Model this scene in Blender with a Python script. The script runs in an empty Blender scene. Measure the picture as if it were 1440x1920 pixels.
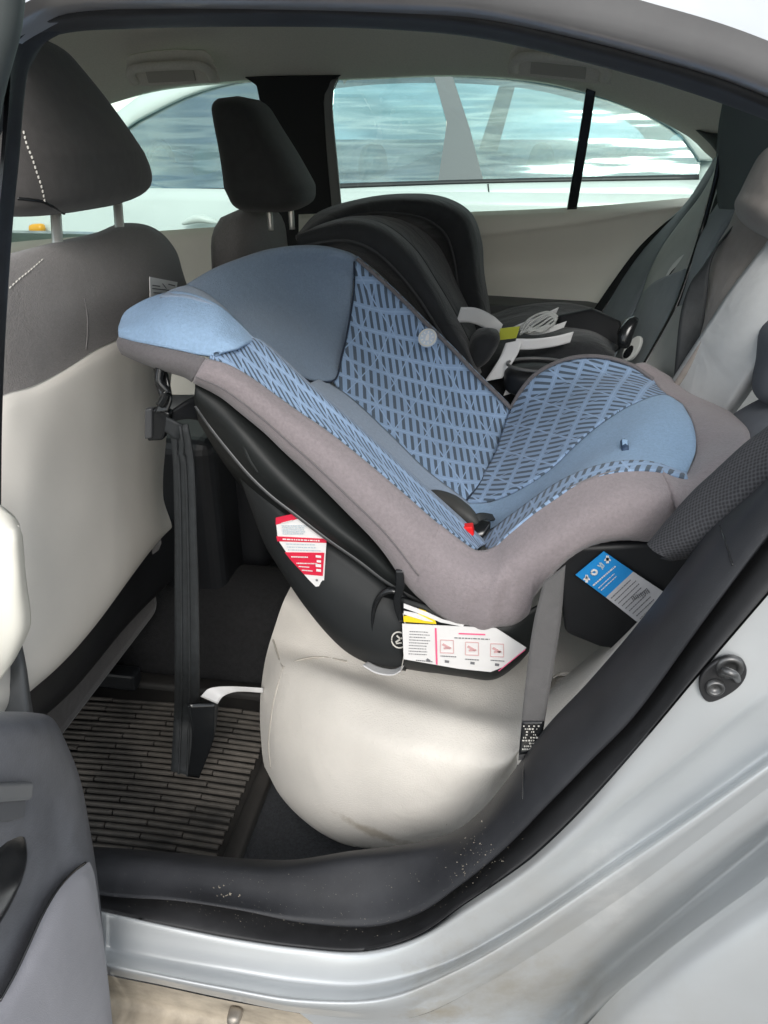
import bpy, bmesh, math, random
from mathutils import Vector, Matrix
R = math.radians
random.seed(7)
sc = bpy.context.scene

# ------------------------------------------------------------------ camera
F = 1443.0; PITCH = R(26); YAW = R(9); CAM = Vector((0, -0.6, 1.22))
cam = bpy.data.cameras.new('camera'); camo = bpy.data.objects.new('camera', cam)
sc.collection.objects.link(camo); sc.camera = camo
camo.location = CAM; camo.rotation_euler = (R(90) - PITCH, 0, YAW)
cam.sensor_fit = 'VERTICAL'; cam.sensor_height = 24.0; cam.lens = 24.0 * F / 1920.0
cam.clip_start = 0.02; cam.clip_end = 2000
# ------------------------------------------------------------------ world and sun
SUN_EL, SUN_AZ = R(35), R(-13)         # veiled, behind the camera and to the right
w = bpy.data.worlds.new('World'); sc.world = w; w.use_nodes = True
nt = w.node_tree; bg = nt.nodes['Background']; bg.inputs['Strength'].default_value = 0.15
sky = nt.nodes.new('ShaderNodeTexSky'); sky.sky_type = 'NISHITA'; sky.sun_disc = False
sky.sun_elevation = SUN_EL; sky.sun_rotation = R(180) + SUN_AZ; sky.air_density = 1.0; sky.dust_density = 1.5
tc = nt.nodes.new('ShaderNodeTexCoord'); mp = nt.nodes.new('ShaderNodeMapping'); mp.inputs['Scale'].default_value = (1.6, 2.6, 7.0)
nz = nt.nodes.new('ShaderNodeTexNoise'); nz.inputs['Scale'].default_value = 1.6; nz.inputs['Detail'].default_value = 8; nz.inputs['Roughness'].default_value = 0.62
rp = nt.nodes.new('ShaderNodeValToRGB'); rp.color_ramp.elements[0].position = 0.33; rp.color_ramp.elements[1].position = 0.60
rp.color_ramp.elements[0].color = (0.15,) * 3 + (1,); rp.color_ramp.elements[1].color = (1, 1, 1, 1)
nz2 = nt.nodes.new('ShaderNodeTexNoise'); nz2.inputs['Scale'].default_value = 3.0; nz2.inputs['Detail'].default_value = 6
rp2 = nt.nodes.new('ShaderNodeValToRGB'); rp2.color_ramp.elements[0].position = 0.40; rp2.color_ramp.elements[1].position = 0.60
rp2.color_ramp.elements[0].color = (2.6, 2.85, 3.0, 1); rp2.color_ramp.elements[1].color = (9.6, 9.5, 9.1, 1)
mx = nt.nodes.new('ShaderNodeMix'); mx.data_type = 'RGBA'
L = nt.links.new
L(tc.outputs['Generated'], mp.inputs['Vector']); L(mp.outputs[0], nz.inputs['Vector']); L(mp.outputs[0], nz2.inputs['Vector'])
L(nz.outputs['Fac'], rp.inputs['Fac']); L(nz2.outputs['Fac'], rp2.inputs['Fac'])
L(rp.outputs['Color'], mx.inputs['Factor']); L(sky.outputs[0], mx.inputs[6]); L(rp2.outputs['Color'], mx.inputs[7])
L(mx.outputs[2], bg.inputs['Color'])
sun = bpy.data.lights.new('sun', 'SUN'); sun.energy = 1.1; sun.angle = R(24); sun.color = (1.0, 0.98, 0.95)
suno = bpy.data.objects.new('sun', sun); sc.collection.objects.link(suno)
suno.rotation_euler = (R(90) - SUN_EL, 0, -SUN_AZ)
sc.view_settings.view_transform = 'Standard'; sc.view_settings.look = 'None'
sc.view_settings.gamma = 1; sc.view_settings.exposure = 0.92; sc.view_settings.use_curve_mapping = False
sc.cycles.max_bounces = 10; sc.cycles.diffuse_bounces = 6; sc.cycles.transparent_max_bounces = 12

# ------------------------------------------------------------------ geometry helpers
_cp, _sp, _cy, _sy = math.cos(PITCH), math.sin(PITCH), math.cos(YAW), math.sin(YAW)
def ray(px, py):
    x = (px - 720) / F; y = -(py - 960) / F
    a, b, c = x, _cp + y * _sp, -_sp + y * _cp
    return Vector((_cy * a - _sy * b, _sy * a + _cy * b, c))
def P(px, py, Y):
    r = ray(px, py); return CAM + r * ((Y - CAM.y) / r.y)
def Z(px, py, z):
    r = ray(px, py); return CAM + r * ((z - CAM.z) / r.z)
def XX(px, py, x):
    r = ray(px, py); return CAM + r * ((x - CAM.x) / r.x)
def PR(*t): return [P(*q) for q in t]
def PJ(*t): return [P(x, y, Y * 1.9) for x, y, Y in t]     # body pressings, real relief
def V(*a): return Vector(a)

def spline(pts, n, closed=False):
    pts = [Vector(p) for p in pts]
    if len(pts) == 1: return [pts[0].copy() for _ in range(n)]
    if closed: ext = [pts[-1]] + pts + [pts[0], pts[1]]
    else: ext = [pts[0] * 2 - pts[1]] + pts + [pts[-1] * 2 - pts[-2]]
    m = len(ext) - 3
    ln = [max((ext[i + 2] - ext[i + 1]).length, 1e-5) for i in range(m)]
    tot = sum(ln); out = []
    for k in range(n):
        s = tot * k / (n if closed else n - 1); i = 0
        while i < m - 1 and s > ln[i]: s -= ln[i]; i += 1
        t = min(max(s / ln[i], 0), 1)
        p0, p1, p2, p3 = ext[i:i + 4]
        d0 = (p1 - p0).length or 1e-5; d1 = ln[i]; d2 = (p3 - p2).length or 1e-5
        m1 = (p2 - p0) / (d0 + d1) * d1; m2 = (p3 - p1) / (d1 + d2) * d1
        t2, t3 = t * t, t * t * t
        out.append(p1 * (2*t3 - 3*t2 + 1) + m1 * (t3 - 2*t2 + t) + p2 * (-2*t3 + 3*t2) + m2 * (t3 - t2))
    return out

def mesh_obj(name, bm, mat, parent=None, smooth=True, uv=None):
    me = bpy.data.meshes.new(name)
    bm.normal_update()
    if uv:
        o_, u_, v_ = uv; ul = bm.loops.layers.uv.verify()
        guv = u_.dot(v_); det = 1 - guv * guv      # oblique basis: solve for the two coordinates
        for f in bm.faces:
            for lp in f.loops:
                d = lp.vert.co - o_; a_, b_ = d.dot(u_), d.dot(v_); lp[ul].uv = ((a_ - guv * b_) / det, (b_ - guv * a_) / det)
    bm.to_mesh(me); bm.free()
    if smooth:
        for p in me.polygons: p.use_smooth = True
    me.materials.append(mat)
    ob = bpy.data.objects.new(name, me); sc.collection.objects.link(ob)
    if parent is not None:
        ob.parent = parent
        m = Matrix.Translation(parent.matrix_world.translation) if parent.type == 'EMPTY' else Matrix.Identity(4)
        if parent.type == 'EMPTY': m = Matrix.Translation(parent.location)
        else:
            root = parent
            while root.parent: root = root.parent
            m = Matrix.Identity(4)
        if parent.type == 'EMPTY': ob.matrix_parent_inverse = m.inverted()
    return ob

def tag(o, label=None, cat=None, group=None, kind=None):
    if label: o['label'] = label
    if cat: o['category'] = cat
    if group: o['group'] = group
    if kind: o['kind'] = kind
    return o
def thing(name, loc, label, cat, group=None):
    o = bpy.data.objects.new(name, None); sc.collection.objects.link(o); o.location = loc
    o.empty_display_size = 0.05
    return tag(o, label, cat, group)

def solid(o, t, offset=0, bevel=0):
    m = o.modifiers.new('s', 'SOLIDIFY'); m.thickness = t; m.offset = offset
    if bevel:
        b = o.modifiers.new('b', 'BEVEL'); b.width = bevel; b.segments = 2; b.limit_method = 'ANGLE'
    return o

def grid_bm(rows, closed_u=False, arc_uv=False):
    bm = bmesh.new(); G = [[bm.verts.new(p) for p in r] for r in rows]
    n = len(rows[0])
    for i in range(len(rows) - 1):
        for j in range(n if closed_u else n - 1):
            a, b, c, d = G[i][j], G[i][(j+1) % n], G[i+1][(j+1) % n], G[i+1][j]
            try: bm.faces.new((a, b, c, d))
            except ValueError: pass
    if arc_uv:
        ul = bm.loops.layers.uv.verify()
        mid = rows[len(rows)//2]; us = [0.0]
        for j in range(1, n): us.append(us[-1] + (mid[j] - mid[j-1]).length)
        vs = [0.0]; jm = n // 2
        for i in range(1, len(rows)): vs.append(vs[-1] + (rows[i][jm] - rows[i-1][jm]).length)
        idx = {}
        for i, r in enumerate(G):
            for j, v in enumerate(r): idx[v] = (us[j], vs[i])
        for f in bm.faces:
            for lp in f.loops: lp[ul].uv = idx[lp.vert]
    return bm

def loft(name, rows, mat, parent=None, nu=48, nv=20, thick=0.0, closed_u=False, closed_v=False, uv=None, arc=False, offset=0, disp=None):
    rr = [spline(r, nu, closed_u) for r in rows]
    cols = [spline([r[j] for r in rr], nv, closed_v) for j in range(nu)]
    rows2 = [[cols[j][i] for j in range(nu)] for i in range(nv)]
    if disp:
        for i in range(nv):
            for j in range(nu): rows2[i][j] = rows2[i][j] + disp(j / (nu - 1), i / (nv - 1))
    if closed_v: rows2.append(rows2[0])
    bm = grid_bm(rows2, closed_u, arc)
    bmesh.ops.remove_doubles(bm, verts=bm.verts, dist=1e-5)
    o = mesh_obj(name, bm, mat, parent, True, uv)
    if thick: solid(o, thick, offset)
    return o

def tube(name, path, r, mat, parent=None, n=60, k=12, flat=1.0, up=V(0, 0, 1), closed=False, rfun=None):
    p = spline(path, n, closed); rows = []
    for i, c in enumerate(p):
        a = p[(i-1) % n] if closed else p[max(i-1, 0)]; b = p[(i+1) % n] if closed else p[min(i+1, n-1)]
        t = (b - a).normalized(); s = t.cross(up)
        if s.length < 1e-3: s = t.cross(V(0, 1, 0))
        s.normalize(); u = s.cross(t).normalized(); rr = r * (rfun(i / (n - 1)) if rfun else 1)
        rows.append([c + s * math.cos(2*math.pi*q/k) * rr + u * math.sin(2*math.pi*q/k) * rr * flat for q in range(k)])
    if closed: rows.append(rows[0])
    bm = grid_bm(rows, True)
    if not closed:
        bm.verts.ensure_lookup_table()
        for base in (0, (n-1)*k):
            try: bm.faces.new([bm.verts[base + q] for q in range(k)])
            except ValueError: pass
    bmesh.ops.remove_doubles(bm, verts=bm.verts, dist=1e-6)
    bmesh.ops.recalc_face_normals(bm, faces=bm.faces)
    return mesh_obj(name, bm, mat, parent)

def ribbon(name, left, right, mat, parent=None, n=40, thick=0.002, arc=True):
    return loft(name, [left, [(Vector(a) + Vector(b)) / 2 for a, b in zip(left, right)], right], mat, parent, n, 7, thick, arc=arc)

def slab(name, outline, depth, mat, parent=None, bevel=0.0, smooth=False, n=None, uv=None):
    """outline: closed 3D polygon; depth: vector it is extruded along"""
    if n: outline = spline(outline, n, True)
    bm = bmesh.new(); vs = [bm.verts.new(p) for p in outline]
    f = bm.faces.new(vs); r = bmesh.ops.extrude_face_region(bm, geom=[f])
    for e in r['geom']:
        if isinstance(e, bmesh.types.BMVert): e.co += depth
    bmesh.ops.recalc_face_normals(bm, faces=bm.faces)
    o = mesh_obj(name, bm, mat, parent, smooth, uv)
    if bevel:
        b = o.modifiers.new('b', 'BEVEL'); b.width = bevel; b.segments = 3; b.limit_method = 'ANGLE'; b.angle_limit = R(50)
        for p in o.data.polygons: p.use_smooth = True
        b.harden_normals = False
        o.modifiers.new('w', 'WEIGHTED_NORMAL')
    return o

def blob(name, levels, mat, parent=None, k=40, nv=36, e=2.6, cap=0.35, arc=False):
    """levels: (centre, half_a, half_b) -> super-elliptic sections, rounded at both ends"""
    cs = spline([l[0] for l in levels], nv); A = spline([l[1] for l in levels], nv); B = spline([l[2] for l in levels], nv)
    rows = []
    for i in range(nv):
        t = i / (nv - 1); edge = min(t, 1 - t) / cap
        s = (1 - (1 - min(edge, 1)) ** 2.6) ** (1 / 2.6) if edge < 1 else 1
        s = max(s, 0.02); row = []
        for q in range(k):
            an = 2 * math.pi * q / k; c_, s_ = math.cos(an), math.sin(an)
            row.append(cs[i] + A[i] * s * math.copysign(abs(c_) ** (2/e), c_) + B[i] * s * math.copysign(abs(s_) ** (2/e), s_))
        rows.append(row)
    bm = grid_bm(rows, True, arc); bm.verts.ensure_lookup_table()
    for base in (0, (nv-1)*k): bm.faces.new([bm.verts[base + q] for q in range(k)])
    bmesh.ops.recalc_face_normals(bm, faces=bm.faces)
    return mesh_obj(name, bm, mat, parent)

def add_box(bm, c, ax, ay, az):
    vs = [bm.verts.new(c + ax*i + ay*j + az*k_) for i in (-1, 1) for j in (-1, 1) for k_ in (-1, 1)]
    for q in ((0,1,3,2),(4,6,7,5),(0,4,5,1),(2,3,7,6),(0,2,6,4),(1,5,7,3)): bm.faces.new([vs[i] for i in q])

# ------------------------------------------------------------------ materials
def M(name, col, rough=0.6, metal=0.0, var=None, bump=None, weave=None, coat=0, sheen=0, spec=0.5, dirt=None):
    m = bpy.data.materials.new(name); m.use_nodes = True; t = m.node_tree; b = t.nodes['Principled BSDF']
    b.inputs['Base Color'].default_value = (*col, 1); b.inputs['Roughness'].default_value = rough
    b.inputs['Metallic'].default_value = metal; b.inputs['Coat Weight'].default_value = coat; b.inputs['Coat Roughness'].default_value = 0.08
    b.inputs['Sheen Weight'].default_value = sheen; b.inputs['Sheen Roughness'].default_value = 0.5
    b.inputs['Specular IOR Level'].default_value = spec
    tc = t.nodes.new('ShaderNodeTexCoord'); src = None
    if var:
        n = t.nodes.new('ShaderNodeTexNoise'); n.inputs['Scale'].default_value = var[0]; n.inputs['Detail'].default_value = 6; n.inputs['Roughness'].default_value = 0.6
        t.links.new(tc.outputs['Object'], n.inputs['Vector'])
        r = t.nodes.new('ShaderNodeValToRGB'); r.color_ramp.elements[0].position = 0.3; r.color_ramp.elements[1].position = 0.7
        lo = var[2] if len(var) > 2 else tuple(c * (1 - var[1]) for c in col)
        r.color_ramp.elements[0].color = (*lo, 1); r.color_ramp.elements[1].color = (*[min(c * (1 + var[1] * .6), 1) for c in col], 1)
        t.links.new(n.outputs['Fac'], r.inputs['Fac']); src = r.outputs['Color']
    if dirt:   # (colour, centre, radius, noise scale, strength): a stain with a shape of its own
        for (dc, cen, rad, ns, stg) in dirt:
            sb = t.nodes.new('ShaderNodeVectorMath'); sb.operation = 'SUBTRACT'; sb.inputs[1].default_value = cen
            t.links.new(tc.outputs['Object'], sb.inputs[0])
            dv = t.nodes.new('ShaderNodeVectorMath'); dv.operation = 'DIVIDE'; dv.inputs[1].default_value = rad; t.links.new(sb.outputs[0], dv.inputs[0])
            le = t.nodes.new('ShaderNodeVectorMath'); le.operation = 'LENGTH'; t.links.new(dv.outputs[0], le.inputs[0])
            n = t.nodes.new('ShaderNodeTexNoise'); n.inputs['Scale'].default_value = ns; n.inputs['Detail'].default_value = 8; n.inputs['Roughness'].default_value = 0.7
            t.links.new(tc.outputs['Object'], n.inputs['Vector'])
            ad = t.nodes.new('ShaderNodeMath'); ad.operation = 'MULTIPLY_ADD'; ad.inputs[1].default_value = 2.4; t.links.new(n.outputs['Fac'], ad.inputs[0])
            sg = t.nodes.new('ShaderNodeMath'); sg.operation = 'SUBTRACT'; sg.inputs[0].default_value = -0.2; t.links.new(le.outputs['Value'], sg.inputs[1])
            t.links.new(sg.outputs[0], ad.inputs[2])
            cl = t.nodes.new('ShaderNodeMath'); cl.operation = 'MULTIPLY'; cl.use_clamp = True; cl.inputs[1].default_value = stg; t.links.new(ad.outputs[0], cl.inputs[0])
            mi = t.nodes.new('ShaderNodeMix'); mi.data_type = 'RGBA'; mi.inputs[7].default_value = (*dc, 1)
            if src: t.links.new(src, mi.inputs[6])
            else: mi.inputs[6].default_value = (*col, 1)
            t.links.new(cl.outputs[0], mi.inputs['Factor']); src = mi.outputs[2]
    if src: t.links.new(src, b.inputs['Base Color'])
    h = None
    if bump:
        n = t.nodes.new('ShaderNodeTexNoise'); n.inputs['Scale'].default_value = bump[0]; n.inputs['Detail'].default_value = 4
        t.links.new(tc.outputs['Object'], n.inputs['Vector']); h = n.outputs['Fac']; bs = bump[1]; bd = bump[2] if len(bump) > 2 else 0.001
    if bump and len(bump) > 3:      # broad soft wrinkles too
        n2 = t.nodes.new('ShaderNodeTexNoise'); n2.inputs['Scale'].default_value = bump[3]; n2.inputs['Detail'].default_value = 3; n2.inputs['Distortion'].default_value = 1.0
        t.links.new(tc.outputs['Object'], n2.inputs['Vector'])
        bb = t.nodes.new('ShaderNodeBump'); bb.inputs['Strength'].default_value = 0.6; bb.inputs['Distance'].default_value = bump[4]
        t.links.new(n2.outputs['Fac'], bb.inputs['Height'])
    if h is not None:
        bp = t.nodes.new('ShaderNodeBump'); bp.inputs['Strength'].default_value = bs; bp.inputs['Distance'].default_value = bd
        t.links.new(h, bp.inputs['Height'])
        if len(bump) > 3: t.links.new(bb.outputs[0], bp.inputs['Normal'])
        t.links.new(bp.outputs[0], b.inputs['Normal'])
    return m

def weave_mat(name, c1, c2, scale, rough=0.85):
    """knitted mesh cloth in UV space"""
    m = M(name, c1, rough); t = m.node_tree; b = t.nodes['Principled BSDF']
    uv = t.nodes.new('ShaderNodeUVMap'); mp = t.nodes.new('ShaderNodeMapping'); mp.inputs['Scale'].default_value = (scale,) * 3
    mp.inputs['Rotation'].default_value = (0, 0, R(30)); t.links.new(uv.outputs[0], mp.inputs[0])
    v = t.nodes.new('ShaderNodeTexVoronoi'); v.inputs['Scale'].default_value = 1.0; v.inputs['Randomness'].default_value = 0.15
    t.links.new(mp.outputs[0], v.inputs['Vector'])
    r = t.nodes.new('ShaderNodeValToRGB'); r.color_ramp.elements[0].color = (*c1, 1); r.color_ramp.elements[1].color = (*c2, 1)
    r.color_ramp.elements[0].position = 0.15; r.color_ramp.elements[1].position = 0.6
    t.links.new(v.outputs['Distance'], r.inputs['Fac']); t.links.new(r.outputs['Color'], b.inputs['Base Color'])
    bp = t.nodes.new('ShaderNodeBump'); bp.inputs['Strength'].default_value = 0.5; bp.inputs['Distance'].default_value = 0.001; bp.invert = True
    t.links.new(v.outputs['Distance'], bp.inputs['Height']); t.links.new(bp.outputs[0], b.inputs['Normal'])
    return m

def pattern_mat(name, base, dark, light, rot=0.0):
    """printed cloth: short slanted dark bars in rows, split by thin pale lines; metric UV"""
    m = M(name, base, 0.85, sheen=0.15); t = m.node_tree; b = t.nodes['Principled BSDF']
    uv = t.nodes.new('ShaderNodeUVMap'); mp = t.nodes.new('ShaderNodeMapping'); mp.inputs['Rotation'].default_value = (0, 0, rot)
    t.links.new(uv.outputs[0], mp.inputs[0]); sp = t.nodes.new('ShaderNodeSeparateXYZ'); t.links.new(mp.outputs[0], sp.inputs[0])
    def mt(op, a, b_=None, c_=None):
        n = t.nodes.new('ShaderNodeMath'); n.operation = op
        for i, x in enumerate((a, b_, c_)):
            if x is None: continue
            if isinstance(x, (int, float)): n.inputs[i].default_value = x
            else: t.links.new(x, n.inputs[i])
        return n.outputs[0]
    u, v = sp.outputs[0], sp.outputs[1]
    RH, PB = 0.038, 0.0112
    def frac(x, p): return mt('FRACT', mt('DIVIDE', x, p))
    def band(f, a, c): return mt('MULTIPLY', mt('GREATER_THAN', f, a), mt('LESS_THAN', f, c))
    row = frac(v, RH)
    us = mt('MULTIPLY_ADD', v, 0.16, u)
    bars = mt('MULTIPLY', band(frac(us, PB), 0.0, 0.44), band(row, 0.15, 0.92))
    d1 = frac(mt('MULTIPLY_ADD', v, 0.68, u), 0.0600); d2 = frac(mt('MULTIPLY_ADD', v, -0.35, u), 0.045)
    lines = mt('MAXIMUM', mt('LESS_THAN', d1, 0.05), mt('MAXIMUM', mt('LESS_THAN', d2, 0.04), mt('LESS_THAN', row, 0.06)))
    bars = mt('MULTIPLY', bars, mt('SUBTRACT', 1.0, lines))
    a = t.nodes.new('ShaderNodeMix'); a.data_type = 'RGBA'; a.inputs[6].default_value = (*base, 1); a.inputs[7].default_value = (*light, 1)
    t.links.new(lines, a.inputs['Factor'])
    c = t.nodes.new('ShaderNodeMix'); c.data_type = 'RGBA'; c.inputs[7].default_value = (*dark, 1)
    t.links.new(a.outputs[2], c.inputs[6]); t.links.new(bars, c.inputs['Factor']); t.links.new(c.outputs[2], b.inputs['Base Color'])
    n = t.nodes.new('ShaderNodeTexNoise'); n.inputs['Scale'].default_value = 480; tcn = t.nodes.new('ShaderNodeTexCoord'); t.links.new(tcn.outputs['Object'], n.inputs['Vector'])
    n2 = t.nodes.new('ShaderNodeTexNoise'); n2.inputs['Scale'].default_value = 14; t.links.new(tcn.outputs['Object'], n2.inputs['Vector'])
    b2 = t.nodes.new('ShaderNodeBump'); b2.inputs['Strength'].default_value = 0.7; b2.inputs['Distance'].default_value = 0.010; t.links.new(n2.outputs['Fac'], b2.inputs['Height'])
    bp = t.nodes.new('ShaderNodeBump'); bp.inputs['Strength'].default_value = 0.7; bp.inputs['Distance'].default_value = 0.0013
    t.links.new(n.outputs['Fac'], bp.inputs['Height']); t.links.new(b2.outputs[0], bp.inputs['Normal']); t.links.new(bp.outputs[0], b.inputs['Normal'])
    return m

def glass_mat(name, tint, refl=0.08, rough=0.0, wave=None):
    m = bpy.data.materials.new(name); m.use_nodes = True; t = m.node_tree; t.nodes.remove(t.nodes['Principled BSDF'])
    out = t.nodes['Material Output']; tr = t.nodes.new('ShaderNodeBsdfTransparent'); tr.inputs[0].default_value = (*tint, 1)
    gl = t.nodes.new('ShaderNodeBsdfGlossy'); gl.inputs['Roughness'].default_value = rough; gl.inputs[0].default_value = (.93, 1, .93, 1)
    fr = t.nodes.new('ShaderNodeFresnel'); fr.inputs['IOR'].default_value = 1.52
    ad = t.nodes.new('ShaderNodeMath'); ad.operation = 'ADD'; ad.inputs[1].default_value = refl; ad.use_clamp = True
    ms = t.nodes.new('ShaderNodeMixShader'); L = t.links.new
    L(fr.outputs[0], ad.inputs[0]); L(ad.outputs[0], ms.inputs[0]); L(tr.outputs[0], ms.inputs[1]); L(gl.outputs[0], ms.inputs[2]); L(ms.outputs[0], out.inputs[0])
    if wave:
        tcn = t.nodes.new('ShaderNodeTexCoord'); mp = t.nodes.new('ShaderNodeMapping'); mp.inputs['Scale'].default_value = wave[0]; L(tcn.outputs['Object'], mp.inputs[0])
        n = t.nodes.new('ShaderNodeTexNoise'); n.inputs['Scale'].default_value = 1.0; n.inputs['Detail'].default_value = 2.5; L(mp.outputs[0], n.inputs['Vector'])
        b = t.nodes.new('ShaderNodeBump'); b.inputs['Strength'].default_value = 1; b.inputs['Distance'].default_value = wave[1]; L(n.outputs['Fac'], b.inputs['Height'])
        L(b.outputs[0], gl.inputs['Normal'])
    return m

DUST = (0.33, 0.28, 0.20)
paint = M('silver_paint', (0.54, 0.56, 0.57), 0.36, 0.45, var=(5, 0.05), bump=(9, 0.05, 0.006), coat=0.5,
          dirt=[(DUST, P(960, 1880, -.04), (.13, .2, .09), 28, .5), ((0.42, .38, .31), P(820, 1900, -.04), (.05, .2, .03), 60, .9),
                ((0.47, .45, .41), P(1060, 1800, -.04), (.2, .2, .15), 12, .35), ((0.72, .72, .71), P(1150, 1690, -.03), (.035, .2, .06), 60, .5)])
under_paint = M('dusty_underbody', (0.40, 0.35, 0.28), 0.75, var=(22, 0.35), bump=(120, 0.4, 0.002))
seal_m = M('black_rubber', (0.016, 0.018, 0.022), 0.55, var=(40, 0.4), bump=(300, .15, .001))
sealrim_m = M('grey_rubber', (0.030, 0.030, 0.032), 0.65, var=(30, 0.3))
plastic = M('charcoal_plastic', (0.040, 0.042, 0.046), 0.5, var=(18, 0.35, (0.028, .029, .032)), bump=(900, 0.35, 0.0006),
            dirt=[((0.20, .19, .17), P(1040, 1610, .03), (.5, .5, .15), 260, .0)])
scuff_m = M('dusty_scuff_plastic', (0.024, 0.025, 0.029), 0.55, var=(9, 0.45, (0.012, .013, .016)), bump=(800, 0.4, 0.0006))
def speckle(m, scale, thr, col):
    t = m.node_tree; b = t.nodes['Principled BSDF']; s = b.inputs['Base Color'].links[0].from_socket
    tcn = t.nodes.new('ShaderNodeTexCoord'); n = t.nodes.new('ShaderNodeTexNoise'); n.inputs['Scale'].default_value = scale; n.inputs['Detail'].default_value = 3
    n.inputs['Roughness'].default_value = .8
    t.links.new(tcn.outputs['Object'], n.inputs['Vector']); r = t.nodes.new('ShaderNodeValToRGB')
    r.color_ramp.elements[0].position = thr; r.color_ramp.elements[1].position = thr + .06
    t.links.new(n.outputs['Fac'], r.inputs['Fac']); mi = t.nodes.new('ShaderNodeMix'); mi.data_type = 'RGBA'; mi.inputs[7].default_value = (*col, 1)
    t.links.new(s, mi.inputs[6]); t.links.new(r.outputs['Color'], mi.inputs['Factor']); t.links.new(mi.outputs[2], b.inputs['Base Color'])
speckle(scuff_m, 260, 0.70, (0.13, .125, .115))
darkpl = M('black_plastic', (0.009, 0.010, 0.012), 0.5, var=(12, 0.3), bump=(900, .25, .0005))
gloss = M('gloss_black', (0.010, 0.011, 0.012), 0.2)
grayfab = M('charcoal_seat_fabric', (0.215, 0.200, 0.195), 0.9, var=(230, 0.12), bump=(480, 0.75, 0.0014, 9, .006), sheen=.25)
darkfab = M('dark_headrest_fabric', (0.072, 0.067, 0.065), 0.9, var=(60, 0.15), bump=(1100, 0.5, 0.0008, 9, .004), sheen=.25)
cream = M('cream_seat_cloth', (0.70, 0.665, 0.61), 0.85, var=(7, 0.07), bump=(480, 0.75, 0.0014, 9, .005), sheen=.1,
          dirt=[((0.46, .41, .34), P(700, 1566, .185), (.085, .09, .010), 40, 1.4)])
creamv = M('cream_vinyl', (0.70, 0.665, 0.61), 0.6, var=(5, 0.06), bump=(500, 0.15, 0.0008, 4, .004))
creampl = M('cream_trim_plastic', (0.80, 0.775, 0.69), 0.55, var=(4, 0.05), bump=(600, .2, .0006))
headl = M('greige_headliner', (0.78, 0.75, 0.68), 0.95, var=(300, 0.08), bump=(900, 0.4, 0.0008))
taupe = M('taupe_seat_fabric', (0.25, 0.225, 0.205), 0.9, var=(40, 0.10), bump=(900, .4, .0008, 8, .008), sheen=.2)
greyseat = M('pale_grey_seat_cloth', (0.48, 0.49, 0.49), 0.85, var=(30, 0.06), bump=(900, .3, .0008, 8, .008))
slate = M('slate_bolster', (0.10, 0.107, 0.122), 0.85, var=(30, 0.1), bump=(900, .4, .0008, 8, .006))
carpet = M('dark_carpet', (0.034, 0.036, 0.040), 0.95, var=(240, 0.4), bump=(500, 0.9, 0.003))
tunnelm = M('black_carpet', (0.013, 0.013, 0.014), 0.95, var=(120, 0.4), bump=(500, 0.8, 0.003))
mat_m = M('dusty_rubber_mat', (0.022, 0.020, 0.018), 0.65, var=(10, 0.5), bump=(400, 0.4, 0.001))
ribm = M('worn_rib_rubber', (0.102, 0.090, 0.077), 0.75, var=(9, 0.6, (0.024, .023, .021)), bump=(300, 0.6, 0.001))
chrome = M('chrome', (0.85, 0.84, 0.80), 0.38, .7)
steel = M('dull_steel', (0.14, 0.14, 0.14), 0.42, 0.8, var=(60, .4))
thread = M('white_thread', (0.62, 0.60, 0.55), 0.8)
cs_blue = M('slate_blue_cloth', (0.185, 0.245, 0.325), 0.85, var=(230, 0.12), bump=(480, 0.75, 0.0014, 10, .006), sheen=.15)
cs_mid = M('dusty_blue_cloth', (0.260, 0.325, 0.420), 0.85, var=(230, 0.12), bump=(480, 0.75, 0.0014, 10, .006), sheen=.15)
cs_light = M('sky_blue_cloth', (0.270, 0.400, 0.570), 0.85, var=(230, 0.12), bump=(480, 0.75, 0.0014, 9, .006), sheen=.1)
cs_gray = M('mauve_grey_cloth', (0.245, 0.213, 0.222), 0.9, var=(230, 0.12), bump=(480, 0.75, 0.0014, 8, .008), sheen=.2)
cs_gray_dark = M('dim_grey_cloth', (0.13, 0.12, 0.125), 0.9, var=(230, 0.12), bump=(480, 0.75, 0.0014), sheen=.2)
pat1 = pattern_mat('blue_bar_print', (0.220, 0.318, 0.470), (0.062, 0.088, 0.122), (0.260, 0.365, 0.530))
webm = M('black_webbing', (0.020, 0.023, 0.025), 0.65, var=(80, .3), bump=(700, .6, .001))
beltm = M('grey_webbing', (0.085, 0.082, 0.082), 0.7, var=(80, .1), bump=(900, .6, .001), sheen=.2)
blackfab = M('black_cloth', (0.010, 0.0115, 0.0135), 0.85, var=(30, .3), bump=(900, .5, .0008, 12, .01), sheen=.2)
whitem = M('white_paper', (0.72, 0.71, 0.70), 0.7, var=(20, .04))
satin = M('white_satin', (0.66, 0.66, 0.66), 0.6, var=(20, .06))
redm = M('label_red', (0.62, 0.015, 0.05), 0.5); redb = M('buckle_red', (0.75, 0.012, 0.012), 0.35)
bluel = M('label_blue', (0.012, 0.25, 0.62), 0.5); inkm = M('ink_grey', (0.16, 0.16, 0.17), 0.7); inkpale = M('pale_ink', (0.42, .52, .58), .7)
greyl = M('label_grey', (0.50, 0.50, 0.52), 0.6); yel = M('label_yellow', (0.85, 0.62, 0.02), 0.5); pinkl = M('label_pink', (0.8, .12, .25), .5)
olive = M('olive_tag', (0.40, 0.42, 0.03), 0.6)
wpaint = M('white_paint', (0.60, 0.66, 0.64), 0.35, 0.0, coat=.6, var=(2.5, .05), dirt=[((0.5, .5, .46), V(.6, 2.5, 1.0), (.5, .4, .12), 25, .3)])
wdark = M('window_frame_black', (0.02, 0.022, 0.024), 0.4)
wgrey = M('pillar_grey', (0.14, 0.15, 0.16), 0.4)
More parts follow.
